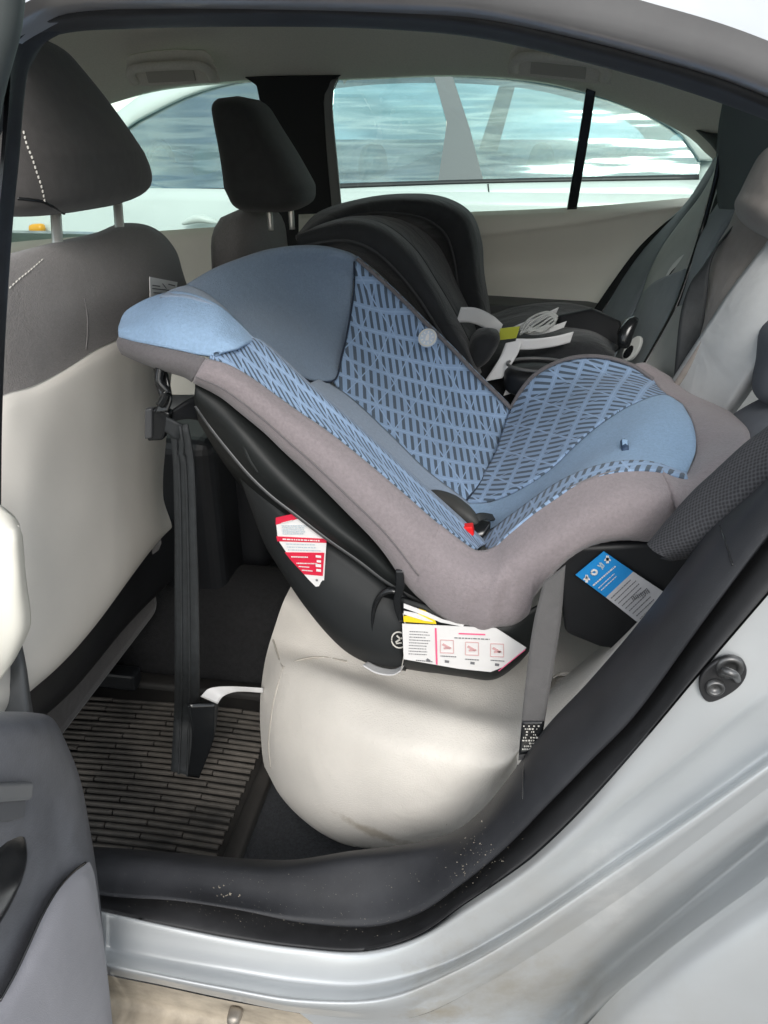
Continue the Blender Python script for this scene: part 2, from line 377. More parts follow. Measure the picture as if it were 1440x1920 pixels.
glassm = glass_mat('car_glass', (0.86, 0.93, 0.90), 0.0)
glassn = glass_mat('reflecting_glass', (0.50, 0.68, 0.76), 0.17, 0.06, ((1.1, 1, 9), 0.0050))

# ------------------------------------------------------------------ ground and background
bm = bmesh.new(); add_box(bm, V(0, 0, -0.5), V(400, 0, 0), V(0, 400, 0), V(0, 0, .5))
asphalt = M('asphalt', (0.10, 0.10, 0.098), 0.9, var=(3, .25), bump=(160, .8, .006))
g = mesh_obj('ground', bm, asphalt, None, False); tag(g, kind='structure')

leaf = M('leaves', (0.12, 0.16, 0.012), 0.6, var=(2.0, .5)); bark = M('bark', (0.08, .06, .045), .9)
def tree(x, y, h, r, label):
    t = thing('tree', (x, y, 0), label, 'tree', 'trees beyond the parked cars')
    tube('trunk', [V(x, y, 0), V(x + .1, y, h * .3), V(x - .1, y + .1, h * .7)], .16 * h / 6, bark, t, 12, 8, rfun=lambda q: 1 - .6 * q)
    bm = bmesh.new()
    cl = [(V(x + random.gauss(0, r * .45), y + random.gauss(0, r * .45), h * .62 + random.gauss(0, r * .42)), random.uniform(.25, .5) * r) for _ in range(26)]
    for _ in range(9000):
        c, s = random.choice(cl); d = V(random.gauss(0, 1), random.gauss(0, 1), random.gauss(0, 1)).normalized()
        p = c + d * s * random.uniform(.6, 1.05); a = V(random.gauss(0, 1), random.gauss(0, 1), random.gauss(0, .5)).normalized(); b_ = a.cross(d).normalized() * .11
        a = a * .17
        bm.faces.new([bm.verts.new(q) for q in (p - a, p + b_, p + a, p - b_)])
    mesh_obj('crown', bm, leaf, t, False)
tree(-17, 26, 9.5, 3.6, 'leafy green tree behind the white car, the nearer of the two')
tree(-22, 40, 10.5, 4.2, 'leafy green tree behind the white car, farther off and taller than the other')

# ------------------------------------------------------------------ the neighbouring white car
nb = thing('parked_car', (-.6, 3.3, 0), 'white car parked alongside, seen through the far windows', 'car', None)
def side_prof():
    return None
# y of the near body side at height z, leaning in above the belt line
def NY(z): return 2.55 if z < 1.0 else 2.55 + (z - 1.0) * .45
def NP(px, py, off=0.0):
    Y = 2.6
    for _ in range(6):
        p = P(px, py, Y); Y = NY(p.z) + off
    return P(px, py, Y)
# body lower side
xs = [-3.0, -2.4, -1.6, -.8, 0, .7, 1.2, 1.5]
rows = []
for (z, y) in ((.25, 2.66), (.5, 2.53), (.72, 2.50), (.88, 2.53), (.97, 2.545), (1.03, 2.56)):
    rows.append([V(x, y + (.25 if i == 0 else 0.06 if i in (1, 7) else 0) + (.0), z - (.10 if i == 0 else .03 if i == 1 else 0)) for i, x in enumerate(xs)])
loft('body', rows, wpaint, nb, 40, 18, .02)
# glasshouse: belt rail, roof with side rail, panes and pillars
rail = [NP(150, 330), NP(200, 235), NP(270, 183), NP(360, 148), NP(480, 122), NP(640, 108), NP(840, 108), NP(1020, 125), NP(1180, 168), NP(1300, 230), NP(1350, 300)]
top = [p + V(0, .25, .05) for p in rail]; mid_ = [p + V(0, .9, .09) for p in rail]; far_ = [p + V(0, 1.5, 0.0) for p in rail]
inner = [NP(170, 345), NP(225, 250), NP(295, 205), NP(380, 168), NP(480, 146), NP(640, 136), NP(840, 138), NP(1010, 152), NP(1160, 190), NP(1270, 245), NP(1312, 300)]
loft('roof', [inner, rail, top, mid_, far_], wpaint, nb, 50, 20, .015)
belt_b = [V(-2.2, 2.556, 1.005), V(-1.2, 2.553, 1.015), V(0, 2.553, 1.03), V(1.0, 2.556, 1.035)]
belt_b = [NP(150, 372), NP(480, 362), NP(640, 354), NP(905, 345), NP(1310, 338)]
beltlo = [p + V(0, -.005, -.03) for p in belt_b]
loft('belt_moulding', [[NP(150, 360), NP(480, 352), NP(640, 345), NP(905, 337), NP(1310, 328)], belt_b], wdark, nb, 30, 3, .012)
# white quarter panel between the belt and the body
loft('upper_panel', [belt_b, [NP(150, 410), NP(480, 405), NP(640, 398), NP(905, 395), NP(1370, 380)], [NP(150, 450), NP(480, 450), NP(640, 450), NP(905, 450), NP(1400, 450)]], wpaint, nb, 30, 8, .01)
loft('rear_panel', [PR((1312, 300, 2.68), (1310, 340, 2.62), (1330, 420, 2.58)), PR((1400, 290, 2.70), (1420, 350, 2.66), (1440, 420, 2.62))], wpaint, nb, 12, 6, .01)
def pane(pts, name='window'):
    return slab(name, [NP(*p, .012) for p in pts], V(0, .004, 0), glassn, nb)
pane([(225, 255), (262, 225), (320, 192), (400, 165), (488, 148), (500, 250), (505, 355), (340, 368), (180, 372), (190, 300)])
pane([(560, 140), (640, 136), (828, 138), (838, 200), (830, 348), (640, 356), (520, 358), (520, 145)])
pane([(846, 138), (900, 140), (1010, 152), (1160, 190), (1270, 245), (1314, 300), (1308, 336), (1100, 342), (905, 345), (875, 240)])
slab('door_pillar', [NP(*p, -.004) for p in ((485, 146), (530, 144), (535, 357), (498, 357))], V(0, .03, 0), wgrey, nb)
slab('door_pillar', [NP(*p, -.004) for p in ((812, 137), (846, 137), (880, 240), (908, 346), (820, 350), (838, 230))], V(0, .03, 0), wgrey, nb)
tube('panel_gap', [NP(915, 345, -.006), NP(920, 395, -.008), P(922, 470, 2.53)], .003, wdark, nb, 10, 6)
hd = blob('door_handle', [(P(340, 420, 2.48), V(0, 0, .01), V(0, .02, 0)), (P(372, 410, 2.47), V(0, 0, .016), V(0, .02, 0)), (P(410, 418, 2.48), V(0, 0, .01), V(0, .02, 0))], M('handle_white', (.6, .65, .62), .3), nb, 12, 12)
blob('signal_lamp', [(P(55, 430, 2.5), V(0, .02, 0), V(0, 0, .02)), (P(85, 428, 2.5), V(0, .02, 0), V(0, 0, .02))], M('amber', (.75, .35, .02), .3), nb, 12, 10)
# interior of the neighbour
inm = M('neighbour_reflection_blue', (0.10, .24, .38), .8, var=(4, .4))
def cabrow(y, dz): return [V(-2.1 + i * .22, y, .98 + dz + .035 * math.sin(i * 1.7) + .03 * math.sin(i * .7 + 1)) for i in range(18)]
loft('cabin', [[p - V(0, 0, .6) for p in cabrow(2.78, 0)], cabrow(2.78, .03), cabrow(2.95, .12), cabrow(3.5, .14), cabrow(3.8, .10)], inm, nb, 60, 14, 0)  # blue colour and wavy top imitate the dark band reflected low in the windows
loft('cabin_floor', [[V(-2.2, 2.7, .4), V(1.6, 2.7, .4)], [V(-2.2, 4.1, .4), V(1.6, 4.1, .4)]], inm, nb, 6, 4, .02)
bm = bmesh.new(); add_box(bm, V(-.4, 4.1, .60), V(2.2, 0, 0), V(0, .03, 0), V(0, 0, .45)); mesh_obj('far_side', bm, wpaint, nb, False)
for x in (-1.35, -.2, .95): slab('far_pillar', [V(x - .05, 4.05, 1.04), V(x + .06, 4.05, 1.04), V(x + .16, 3.9, 1.45), V(x + .08, 3.9, 1.45)], V(0, .04, 0), wgrey, nb)
wc = P(300, 345, 3.0); tube('steering_wheel', [wc + V(.06 * math.sin(a) * .4, .17 * math.cos(a), .17 * math.sin(a)) for a in [2 * math.pi * i / 14 for i in range(14)]], .014, wdark, nb, 40, 8, closed=True)
nbh = M('neighbour_headrest', (.42, .42, .33), .9)
for px, py in ((1015, 300), (395, 300), (700, 300)):
    c = P(px, py, 3.05); blob('headrest', [(c - V(0, 0, .09), V(.05, 0, 0), V(0, .12, 0)), (c, V(.06, 0, 0), V(0, .14, 0)), (c + V(0, 0, .07), V(.04, 0, 0), V(0, .12, 0))], nbh, nb, 20, 14)

# ================================================================== THE CAR
car = thing('parked_car', (-.2, .8, 0), 'silver car with its near rear door open, cream and charcoal interior', 'car')

# ---- outer body: jamb, rocker and quarter panel around the opening
R0 = PR((120, 1690, .0), (190, 1702, .0), (300, 1725, .0), (430, 1750, 0), (560, 1768, 0), (680, 1775, 0), (780, 1748, 0), (870, 1687, 0), (940, 1640, 0), (1000, 1595, 0), (1090, 1508, 0), (1210, 1372, 0), (1306, 1257, 0), (1440, 1100, .005), (1560, 960, .01))
R0i = [p + V(0, .02, .004) for p in R0]
R1 = PJ((120, 1697, -.004), (190, 1711, -.004), (300, 1735, -.004), (430, 1761, -.004), (560, 1780, -.004), (680, 1787, -.004), (790, 1760, -.004), (890, 1705, -.004), (980, 1650, -.004), (1060, 1590, -.004), (1170, 1500, -.004), (1290, 1410, -.004), (1370, 1345, -.004), (1460, 1280, 0), (1620, 1170, .005))
R1b = PJ((120, 1722, -.006), (190, 1740, -.008), (300, 1762, -.008), (430, 1785, -.008), (560, 1803, -.008), (680, 1808, -.008), (800, 1785, -.008), (905, 1735, -.006), (1000, 1672, -.003), (1085, 1610, .0), (1190, 1520, .003), (1300, 1430, .003), (1385, 1360, .002), (1470, 1295, .0), (1640, 1190, .005))
R2 = PJ((120, 1760, -.014), (190, 1777, -.014), (300, 1800, -.014), (430, 1822, -.014), (560, 1842, -.014), (690, 1848, -.014), (830, 1812, -.012), (950, 1750, -.008), (1060, 1680, -.004), (1140, 1625, -.002), (1250, 1550, 0), (1350, 1480, 0), (1440, 1415, -.0), (1500, 1370, -.0), (1680, 1260, .005))
R3 = PJ((120, 1785, -.03), (190, 1806, -.03), (300, 1830, -.03), (430, 1856, -.03), (560, 1878, -.03), (720, 1876, -.028), (860, 1820, -.025), (970, 1758, -.022), (1080, 1685, -.018), (1160, 1630, -.016), (1270, 1556, -.016), (1370, 1486, -.016), (1440, 1437, -.016), (1520, 1384, -.016), (1700, 1270, -.01))
R4 = PJ((120, 1800, -.026), (200, 1825, -.024), (300, 1846, -.024), (430, 1874, -.024), (580, 1902, -.024), (760, 1910, -.022), (900, 1850, -.018), (1010, 1785, -.014), (1110, 1720, -.012), (1190, 1665, -.012), (1290, 1590, -.012), (1390, 1515, -.012), (1450, 1470, -.012), (1530, 1415, -.012), (1720, 1300, -.008))
loft('door_jamb', [[p + V(.003, .003, -.010) for p in R0], R1, R1b, R2, R3, R4], paint, car, 110, 36, .0)
R5 = PJ((640, 1960, -.022), (800, 1950, -.016), (930, 1905, -.014), (1030, 1850, -.012), (1110, 1780, -.012), (1200, 1700, -.012), (1300, 1630, -.012), (1380, 1572, -.012), (1450, 1525, -.012), (1540, 1460, -.012), (1720, 1330, -.008))
R4q = PJ((560, 1898, -.024), (760, 1910, -.022), (900, 1850, -.018), (1010, 1785, -.014), (1110, 1720, -.012), (1190, 1665, -.012), (1290, 1590, -.012), (1390, 1515, -.012), (1450, 1470, -.012), (1530, 1415, -.012), (1720, 1300, -.008))
R6 = PJ((760, 2050, -.02), (880, 2010, -.008), (980, 1960, -.004), (1065, 1895, -.002), (1135, 1820, -.002), (1225, 1745, -.002), (1320, 1665, -.002), (1400, 1600, -.002), (1460, 1550, -.002), (1560, 1480, -.002), (1740, 1350, .0))
R7 = PJ((820, 2120, -.04), (920, 2060, -.03), (1030, 1985, -.025), (1110, 1905, -.024), (1180, 1848, -.024), (1250, 1795, -.024), (1340, 1735, -.024), (1410, 1685, -.024), (1470, 1640, -.024), (1580, 1560, -.024), (1760, 1420, -.02))
R8 = PJ((850, 2150, -.028), (960, 2080, -.02), (1060, 2000, -.014), (1145, 1918, -.014), (1210, 1866, -.014), (1275, 1815, -.014), (1360, 1758, -.014), (1430, 1708, -.014), (1480, 1668, -.014), (1590, 1590, -.014), (1780, 1450, -.01))
loft('quarter_jamb', [R4q, R5, R6, R7, R8], paint, car, 90, 24, 0)
R9 = PJ((880, 2180, -.05), (980, 2100, -.05), (1075, 2015, -.05), (1160, 1926, -.05), (1222, 1876, -.05), (1290, 1824, -.05), (1370, 1768, -.05), (1440, 1720, -.05), (1492, 1680, -.05), (1600, 1600, -.05), (1790, 1460, -.05))
R10 = [p + V(.03, -.012, -.03) for p in R9]
R11 = [p + V(.12, -.02, -.13) for p in R9]
R12 = [p + V(.30, -.02, -.30) for p in R9]
qo = loft('quarter_panel', [[p + V(-.002, .03, .004) for p in R9], R9, R10, R11, R12], paint, car, 60, 24, 0)
loft('panel_gap', [R8, [p + V(.001, .01, 0) for p in R8], [p + V(0, .03, 0) for p in R9]], wdark, car, 60, 6, 0)
# the body behind the opening, up to the roof
C0 = PR((1500, 195, .02), (1600, 330, .02), (1660, 520, .02), (1665, 700, .015), (1620, 860, .01), (1560, 960, .01))
loft('rear_quarter_body', [[p + V(0, .03, 0) for p in C0], C0, [p + V(.04, -.02, .0) for p in C0], [V(p.x * .3 + .62, -.03, p.z) for p in C0], [V(p.x * .2 + 1.0, .0, p.z * .8 + .12) for p in C0]], paint, car, 40, 20, 0)
# dirty rocker underside with a pinch weld and a bolt
U0 = PR((100, 1796, -.045), (200, 1828, -.024), (300, 1849, -.024), (430, 1877, -.024), (560, 1900, -.024), (700, 1925, -.024), (800, 1950, -.02))
U1 = PR((100, 1815, -.016), (200, 1850, -.012), (300, 1872, -.012), (430, 1900, -.012), (560, 1925, -.012), (700, 1950, -.012), (800, 1975, -.012))
U2 = PR((100, 1840, -.014), (200, 1875, -.008), (300, 1895, -.008), (430, 1920, -.008), (560, 1945, -.008), (700, 1970, -.008), (800, 2000, -.008))
U3 = [p + V(0, -.03, -.008) for p in U2]
U4 = [p + V(0, -.034, -.07) for p in U2]
loft('rocker', [U0, U1, U2, U3, U4], under_paint, car, 60, 20, 0)
c = P(440, 1905, -.03); blob('bolt', [(c + V(0, -.012, 0), V(.008, 0, 0), V(0, 0, .008)), (c + V(0, .01, 0), V(.010, 0, 0), V(0, 0, .010))], M('bolt_metal', (.35, .32, .28), .5, .6), car, 16, 8)
c = P(825, 1893, -.026); blob('body_plug', [(c + V(0, -.006, 0), V(.007, 0, 0), V(0, 0, .006)), (c + V(0, .01, 0), V(.009, 0, 0), V(0, 0, .008))], paint, car, 16, 8)

# striker
sk = slab('striker', [P(1310 + 0, 1290, .0), P(1312, 1262, 0), P(1335, 1237, 0), P(1365, 1225, 0), P(1390, 1232, 0), P(1398, 1255, 0), P(1385, 1280, 0), P(1352, 1303, 0), P(1325, 1310, 0)], V(0, -.006, 0), M('striker_black', (.05, .05, .052), .4, .5), car, .002, n=36)
cc = P(1340, 1287, -.007)
def ring(name, c, r0, r1, h, mat, parent):
    rows = []
    for rr, y in ((r0, 0), (r0, -h), ((r0 + r1) / 2, -h * 1.25), (r1, -h), (r1, -h * .4), (0.0004, -h * .4)):
        rows.append([c + V(rr * math.cos(a), y, rr * math.sin(a)) for a in [2 * math.pi * i / 24 for i in range(24)]])
    return mesh_obj(name, grid_bm(rows, True), mat, parent)
ring('screw', cc, .008, .0045, .004, steel, sk); cc = P(1368, 1250, -.006)
ring('screw', cc, .0115, .006, .003, steel, sk)
tube('striker_pin', [P(1352, 1262, -.006), P(1362, 1258, -.03), P(1376, 1264, -.03), P(1382, 1274, -.006)], .0035, steel, sk, 16, 10)

# ---- rubber seal and scuff plate, bottom and rear of the opening
G0 = PR((120, 1672, .022), (190, 1688, .022), (330, 1700, .022), (450, 1723, .022), (560, 1743, .022), (690, 1750, .022), (780, 1728, .022), (870, 1670, .022), (960, 1598, .022), (1040, 1518, .022), (1120, 1436, .022), (1203, 1350, .022), (1342, 1165, .022), (1440, 1040, .022), (1560, 890, .022))
Gm = [(a + b) / 2 + V(0, -.010, .003) for a, b in zip(R0, G0)]
loft('door_seal', [R0, [p + V(0, -.006, .001) for p in R0], Gm, G0, [p + V(0, .02, -.005) for p in G0]], sealrim_m, car, 110, 16, 0)
S1 = PR((120, 1660, .016), (190, 1680, .014), (330, 1690, .014), (450, 1708, .014), (560, 1730, .014), (690, 1738, .014), (780, 1715, .014), (860, 1662, .014), (945, 1592, .014), (1025, 1510, .014), (1105, 1428, .014), (1190, 1340, .014), (1325, 1155, .014), (1430, 1015, .014), (1545, 870, .014))
S2 = PR((120, 1630, 0.039), (190, 1650, 0.037), (330, 1662, 0.037), (450, 1680, 0.037), (560, 1690, 0.037), (680, 1690, 0.037), (760, 1672, 0.037), (830, 1630, 0.037), (910, 1560, 0.037), (990, 1475, 0.039), (1070, 1390, 0.041), (1150, 1300, 0.043), (1280, 1120, 0.045), (1395, 975, 0.045), (1515, 820, 0.045))
S3 = PR((120, 1600, .07), (175, 1603, .07), (320, 1615, .07), (450, 1626, .07), (540, 1628, .07), (650, 1612, .07), (750, 1600, .07), (840, 1578, .07), (900, 1535, .07), (955, 1470, .07), (1030, 1370, .08), (1110, 1285, .085), (1200, 1180, .09), (1300, 1052, .09), (1345, 992, .09), (1440, 905, .09), (1540, 800, .09))
S4 = [p + V(0, .04, -.035) for p in S3]; S5 = [p + V(0, .05, -.14) for p in S3]
scuff = loft('scuff_plate', [[p + V(0, .02, -.01) for p in S1], S1, S2, S3, S4, S5], scuff_m, car, 120, 30, 0)
SCUFF_JOINTS = ([(984, 1418), (982, 1445), (981, 1475), (980, 1500)], [(1350, 985), (1358, 1010), (1366, 1035), (1374, 1060)])
# small chips of dirt on the scuff plate
bm = bmesh.new()
def crumb(px, py, Y, s):
    c = P(px, py, Y); c.y -= .002
    pts = [c + V(random.uniform(-s, s), random.uniform(-s, s) * .5, random.uniform(-s, s)) for _ in range(7)]
    vs = [bm.verts.new(p) for p in pts]
    try: bmesh.ops.convex_hull(bm, input=vs)
    except Exception: pass
for _ in range(70): crumb(random.gauss(890, 30), random.gauss(1625, 30), .020, random.uniform(.0004, .0012))
for _ in range(60):
    x = random.uniform(350, 830); crumb(x, 1706 + (x - 350) * .09 + random.gauss(0, 12), .013, random.uniform(.0004, .001))
for _ in range(14): crumb(random.gauss(415, 14), random.gauss(1672, 8), .024, random.uniform(.001, .002))
for _ in range(260): crumb(random.uniform(230, 930), random.uniform(1630, 1730), .016, random.uniform(.0002, .0006))
for _ in range(60): crumb(random.gauss(930, 40), random.gauss(1600, 40), .016, random.uniform(.0003, .0009))
dc = mesh_obj('dirt_crumbs', bm, M('dry_dirt', (.20, .18, .145), .9), None, False)
tag(dc, 'scattered dry dirt crumbs and specks on the black sill trim', 'dirt', kind='stuff')

# ---- roof edge above the opening
T_in = PR((-40, 300, .06), (20, 160, .06), (62, 92, .06), (115, 64, .07), (250, 54, .07), (500, 50, .07), (720, 55, .07), (900, 72, .07), (1100, 118, .07), (1250, 160, .07), (1370, 200, .07), (1500, 250, .07))
T_mid = PR((-60, 260, .02), (0, 120, .02), (45, 65, .02), (105, 36, .02), (250, 26, .02), (500, 22, .02), (720, 28, .02), (900, 44, .02), (1100, 90, .02), (1250, 130, .02), (1370, 170, .02), (1500, 225, .02))
T_out = PR((-70, 200, .02), (-10, 90, .02), (40, 45, .02), (100, 18, .02), (250, 8, .02), (500, 8, .02), (720, 14, .02), (900, 28, .02), (1100, 70, .02), (1250, 110, .02), (1370, 146, .02), (1500, 200, .02))
loft('roof_seal', [[p + V(0, .03, .012) for p in T_in], T_in, [(a + b) / 2 + V(0, -.012, 0) for a, b in zip(T_in, T_mid)], T_mid, T_out, [p + V(0, .02, 0) for p in T_out]], seal_m, car, 90, 24, 0)
A1 = [P(px, py, Y) for px, py, Y in ((-80, 190, 0), (-20, 80, 0), (35, 40, 0), (98, 12, 0), (250, 2, 0), (500, 2, 0), (720, 8, 0), (900, 20, 0), (1100, 60, 0), (1250, 100, 0), (1370, 136, 0), (1500, 188, 0))]
A2 = [P(px, py, Y) for px, py, Y in ((-90, 150, -.01), (-40, 60, -.01), (20, 20, -.01), (90, -12, -.01), (250, -30, -.01), (500, -40, -.01), (720, -34, -.01), (900, -22, -.01), (1100, -22, -.01), (1250, 14, -.01), (1370, 50, -.01), (1500, 100, -.01))]
gutter = M('grey_jamb_paint', (0.34, 0.335, 0.34), 0.35, .6, coat=.4, var=(20, .1))
loft('roof_gutter', [[p + V(0, .03, -.003) for p in A1], A1, A2], gutter, car, 80, 12, 0)
A3 = [P(px, py, Y) for px, py, Y in ((-130, 100, .0), (-80, 0, .0), (0, -40, .0), (90, -60, .0), (250, -66, .0), (500, -64, .0), (720, -60, .0), (900, -40, .0), (1100, -60, .0), (1250, -26, .0), (1370, 10, .0), (1500, 60, .0))]
A4 = [p + V(0, .12, .07) for p in A3]; A5 = [p + V(0, .6, .19) for p in A3]; A6 = [p + V(0, 1.20, .17) for p in A3]; A7 = [p + V(0, 1.52, .06) for p in A3]
A2o = [p + V(0, -.006, .004) for p in A2]
loft('roof', [A2, A2o, A3, A4, A5, A6, A7], paint, car, 80, 30, 0)

# ---- headliner
def row_off(rw, d): return [p + d for p in rw]
H0 = PR((-60, 60, .10), (60, 40, .10), (250, 36, .10), (500, 34, .10), (720, 38, .10), (900, 52, .10), (1100, 96, .10), (1250, 136, .10), (1370, 176, .10), (1500, 225, .10))
H1 = [V(p.x * 1.4 - .05, .45, max(p.z + .045, 1.30)) for p in H0]
H3 = PR((-250, 330, 1.30), (-40, 262, 1.30), (110, 215, 1.31), (200, 182, 1.32), (300, 158, 1.33), (480, 143, 1.34), (640, 140, 1.34), (850, 133, 1.34), (1000, 143, 1.34), (1100, 163, 1.33), (1200, 198, 1.32), (1300, 248, 1.30), (1345, 290, 1.27), (1440, 350, 1.2))
H2 = [p + V(0, -.18, .085) for p in H3]; H15 = [p + V(0, -.5, .115) for p in H3]
H3b = [p + V(0, .05, -.008) for p in H3]
loft('headliner', [H0, H1, H15, H2, H3, H3b], headl, car, 90, 40, 0)
# ledge line where liner meets window
def handle(cx, cy, Y, wd, tilt, name='grab_handle'):
    c = P(cx, cy, Y); ax = V(1, 0, tilt).normalized(); up = V(0, -.42, .9).normalized(); out = V(0, -.9, -.42).normalized()
    base = [c - ax * wd - up * .030, c - ax * wd * .97 + up * .008, c - ax * wd * .8 + up * .034, c + ax * wd * .8 + up * .034, c + ax * wd * .97 + up * .008, c + ax * wd - up * .030]
    b = slab(name, spline(base, 40) , out * .006, headl, car, .002)
    path = [c - ax * wd * .86 - up * .022 + out * .004, c - ax * wd * .86 + out * .016 - up * .002, c - ax * wd * .70 + out * .026 + up * .014, c + out * .030 + up * .018,
            c + ax * wd * .70 + out * .026 + up * .014, c + ax * wd * .86 + out * .016 - up * .002, c + ax * wd * .86 - up * .022 + out * .004]
    tube('grip', path, .011, headl, b, 50, 12, .8)
    bl = slab('recess', [c - ax * wd * .55 - up * .022 + out * .007, c - ax * wd * .55 + up * .004 + out * .007, c + ax * wd * .5 + up * .004 + out * .007, c + ax * wd * .5 - up * .022 + out * .007], out * .003, M('recess_trim', (.50, .48, .43), .8), b, .001)
    return b
handle(322, 130, 1.24, .105, .03); handle(1050, 118, 1.22, .105, -.10)

# ---- far side: pillar, doors, windows
def far(pts, Y): return [P(x, y, Y) for x, y in pts]
pil = M('pillar_trim_black', (.012, .013, .014), .7)
slab('centre_pillar', [P(455, 143, 1.34), P(480, 160, 1.35), P(498, 250, 1.40), P(505, 420, 1.44), P(500, 560, 1.44), P(640, 560, 1.44), P(632, 400, 1.42), P(612, 250, 1.38), P(606, 190, 1.35), P(625, 148, 1.34), P(640, 140, 1.34)], V(0, .06, .0), pil, car, .004)
frame_g = M('door_frame_grey', (.20, .205, .20), .5)
ribbon('window_frame', PR((624, 148, 1.345), (612, 165, 1.35), (609, 200, 1.355), (615, 300, 1.38), (624, 398, 1.40)), PR((634, 148, 1.345), (626, 165, 1.35), (623, 200, 1.355), (632, 300, 1.38), (641, 398, 1.40)), frame_g, car, 30, .012)
ribbon('quarter_divider', PR((1100, 160, 1.345), (1088, 240, 1.37), (1075, 320, 1.39), (1063, 392, 1.405)), PR((1118, 160, 1.345), (1106, 240, 1.37), (1093, 320, 1.39), (1081, 392, 1.405)), gloss, car, 30, .016)
# window glass in the far side
slab('window', PR((628, 135, 1.37), (850, 130, 1.37), (1000, 140, 1.37), (1110, 160, 1.37), (1075, 400, 1.43), (640, 405, 1.43), (618, 300, 1.40)), V(0, .004, 0), glassm, car)
slab('quarter_window', PR((1110, 160, 1.375), (1200, 198, 1.38), (1300, 248, 1.39), (1345, 300, 1.40), (1320, 385, 1.43), (1077, 398, 1.43)), V(0, .004, 0), glassm, car)
slab('window', PR((195, 185, 1.36), (300, 160, 1.36), (480, 142, 1.36), (505, 430, 1.44), (-100, 470, 1.44), (-100, 300, 1.40)), V(0, .004, 0), glassm, car)
# rear end of the quarter opening
loft('rear_pillar_trim', [PR((1296, 238, 1.31), (1330, 268, 1.31), (1338, 290, 1.32), (1332, 320, 1.34), (1310, 368, 1.38), (1285, 395, 1.40)),
                      PR((1330, 250, 1.24), (1350, 280, 1.24), (1356, 300, 1.26), (1350, 340, 1.29), (1330, 400, 1.33), (1300, 430, 1.35)),
                      PR((1420, 250, 1.15), (1430, 300, 1.15), (1430, 330, 1.16), (1420, 380, 1.18), (1400, 460, 1.20), (1380, 520, 1.20))], M('pillar_dark', (.035, .042, .042), .8), car, 30, 14, .004)
# far rear door panel
D0 = PR((560, 402, 1.405), (640, 399, 1.405), (760, 400, 1.405), (880, 397, 1.405), (1070, 389, 1.405), (1190, 380, 1.405), (1320, 368, 1.405), (1420, 360, 1.405))
D1 = PR((560, 412, 1.385), (640, 410, 1.385), (760, 411, 1.385), (880, 408, 1.385), (1070, 400, 1.385), (1190, 390, 1.385), (1320, 378, 1.385), (1420, 370, 1.385))
D2 = PR((560, 450, 1.375), (640, 448, 1.375), (760, 446, 1.375), (880, 442, 1.375), (1070, 420, 1.375), (1190, 400, 1.375), (1320, 385, 1.375), (1420, 378, 1.375))
D2b = PR((560, 458, 1.382), (640, 456, 1.382), (760, 453, 1.382), (880, 449, 1.382), (1070, 427, 1.382), (1190, 406, 1.382), (1320, 390, 1.382), (1420, 384, 1.382))
D3 = PR((560, 520, 1.40), (640, 520, 1.40), (760, 515, 1.40), (880, 510, 1.40), (1070, 500, 1.40), (1190, 480, 1.40), (1320, 470, 1.40), (1420, 460, 1.40))
D4 = PR((560, 600, 1.36), (640, 600, 1.36), (760, 590, 1.36), (880, 575, 1.36), (1070, 580, 1.36), (1190, 585, 1.36), (1320, 590, 1.36), (1420, 590, 1.36))
loft('far_door_panel', [D0, D1, D2, D2b, D3, D4], creampl, car, 70, 50, 0)
slab('far_armrest', PR((880, 565, 1.28), (910, 570, 1.26), (1110, 582, 1.24), (1200, 600, 1.22), (1200, 720, 1.22), (880, 760, 1.26)), V(0, .12, 0), M('dim_trim', (.08, .085, .085), .6), car, .01)
# far front door belt and body below
loft('far_front_door_panel', [PR((-80, 470, 1.42), (25, 454, 1.42), (200, 440, 1.42), (340, 430, 1.42), (430, 424, 1.42), (520, 420, 1.42)),
                       PR((-80, 482, 1.40), (25, 466, 1.40), (200, 450, 1.40), (340, 442, 1.40), (430, 434, 1.40), (520, 430, 1.40)),
                       PR((-80, 560, 1.40), (25, 550, 1.40), (200, 540, 1.40), (340, 540, 1.40), (430, 540, 1.40), (520, 530, 1.40)),
                       PR((-80, 760, 1.36), (25, 750, 1.36), (200, 740, 1.36), (340, 740, 1.36), (430, 740, 1.36), (520, 740, 1.36))], creampl, car, 40, 20, 0)
# outer skin of the far side, floor pan and tunnel, dashboard bulk that closes the cabin
bm = bmesh.new()
add_box(bm, V(-.5, 1.50, .62), V(1.6, 0, 0), V(0, .03, 0), V(0, 0, .36)); mesh_obj('far_body_side', bm, paint, car, False)
bm = bmesh.new(); add_box(bm, V(-.55, .79, .165), V(1.1, 0, 0), V(0, .69, 0), V(0, 0, .02)); mesh_obj('floor_carpet', bm, carpet, car, False)
tr = [[V(x, y, z) for x in (-1.6, -1.0, -.6, -.3)] for (y, z) in ((.62, .18), (.66, .26), (.72, .33), (.80, .35), (.88, .33), (.94, .26), (.98, .18))]
loft('floor_tunnel', tr, tunnelm, car, 10, 20, 0)
bm = bmesh.new(); add_box(bm, V(-.92, .83, .44), V(.36, 0, 0), V(0, .085, 0), V(0, 0, .24)); o = mesh_obj('centre_console', bm, darkpl, car, False)
bv = o.modifiers.new('b', 'BEVEL'); bv.width = .03; bv.segments = 4
bm = bmesh.new(); add_box(bm, V(-.95, 1.12, .36), V(.30, 0, 0), V(0, .22, 0), V(0, 0, .10)); o = mesh_obj('passenger_seat_base', bm, darkfab, car, False)
bv = o.modifiers.new('b', 'BEVEL'); bv.width = .04; bv.segments = 4
bm = bmesh.new(); add_box(bm, V(-1.62, .8, .55), V(.06, 0, 0), V(0, .70, 0), V(0, 0, .42)); mesh_obj('dashboard', bm, darkpl, car, False)
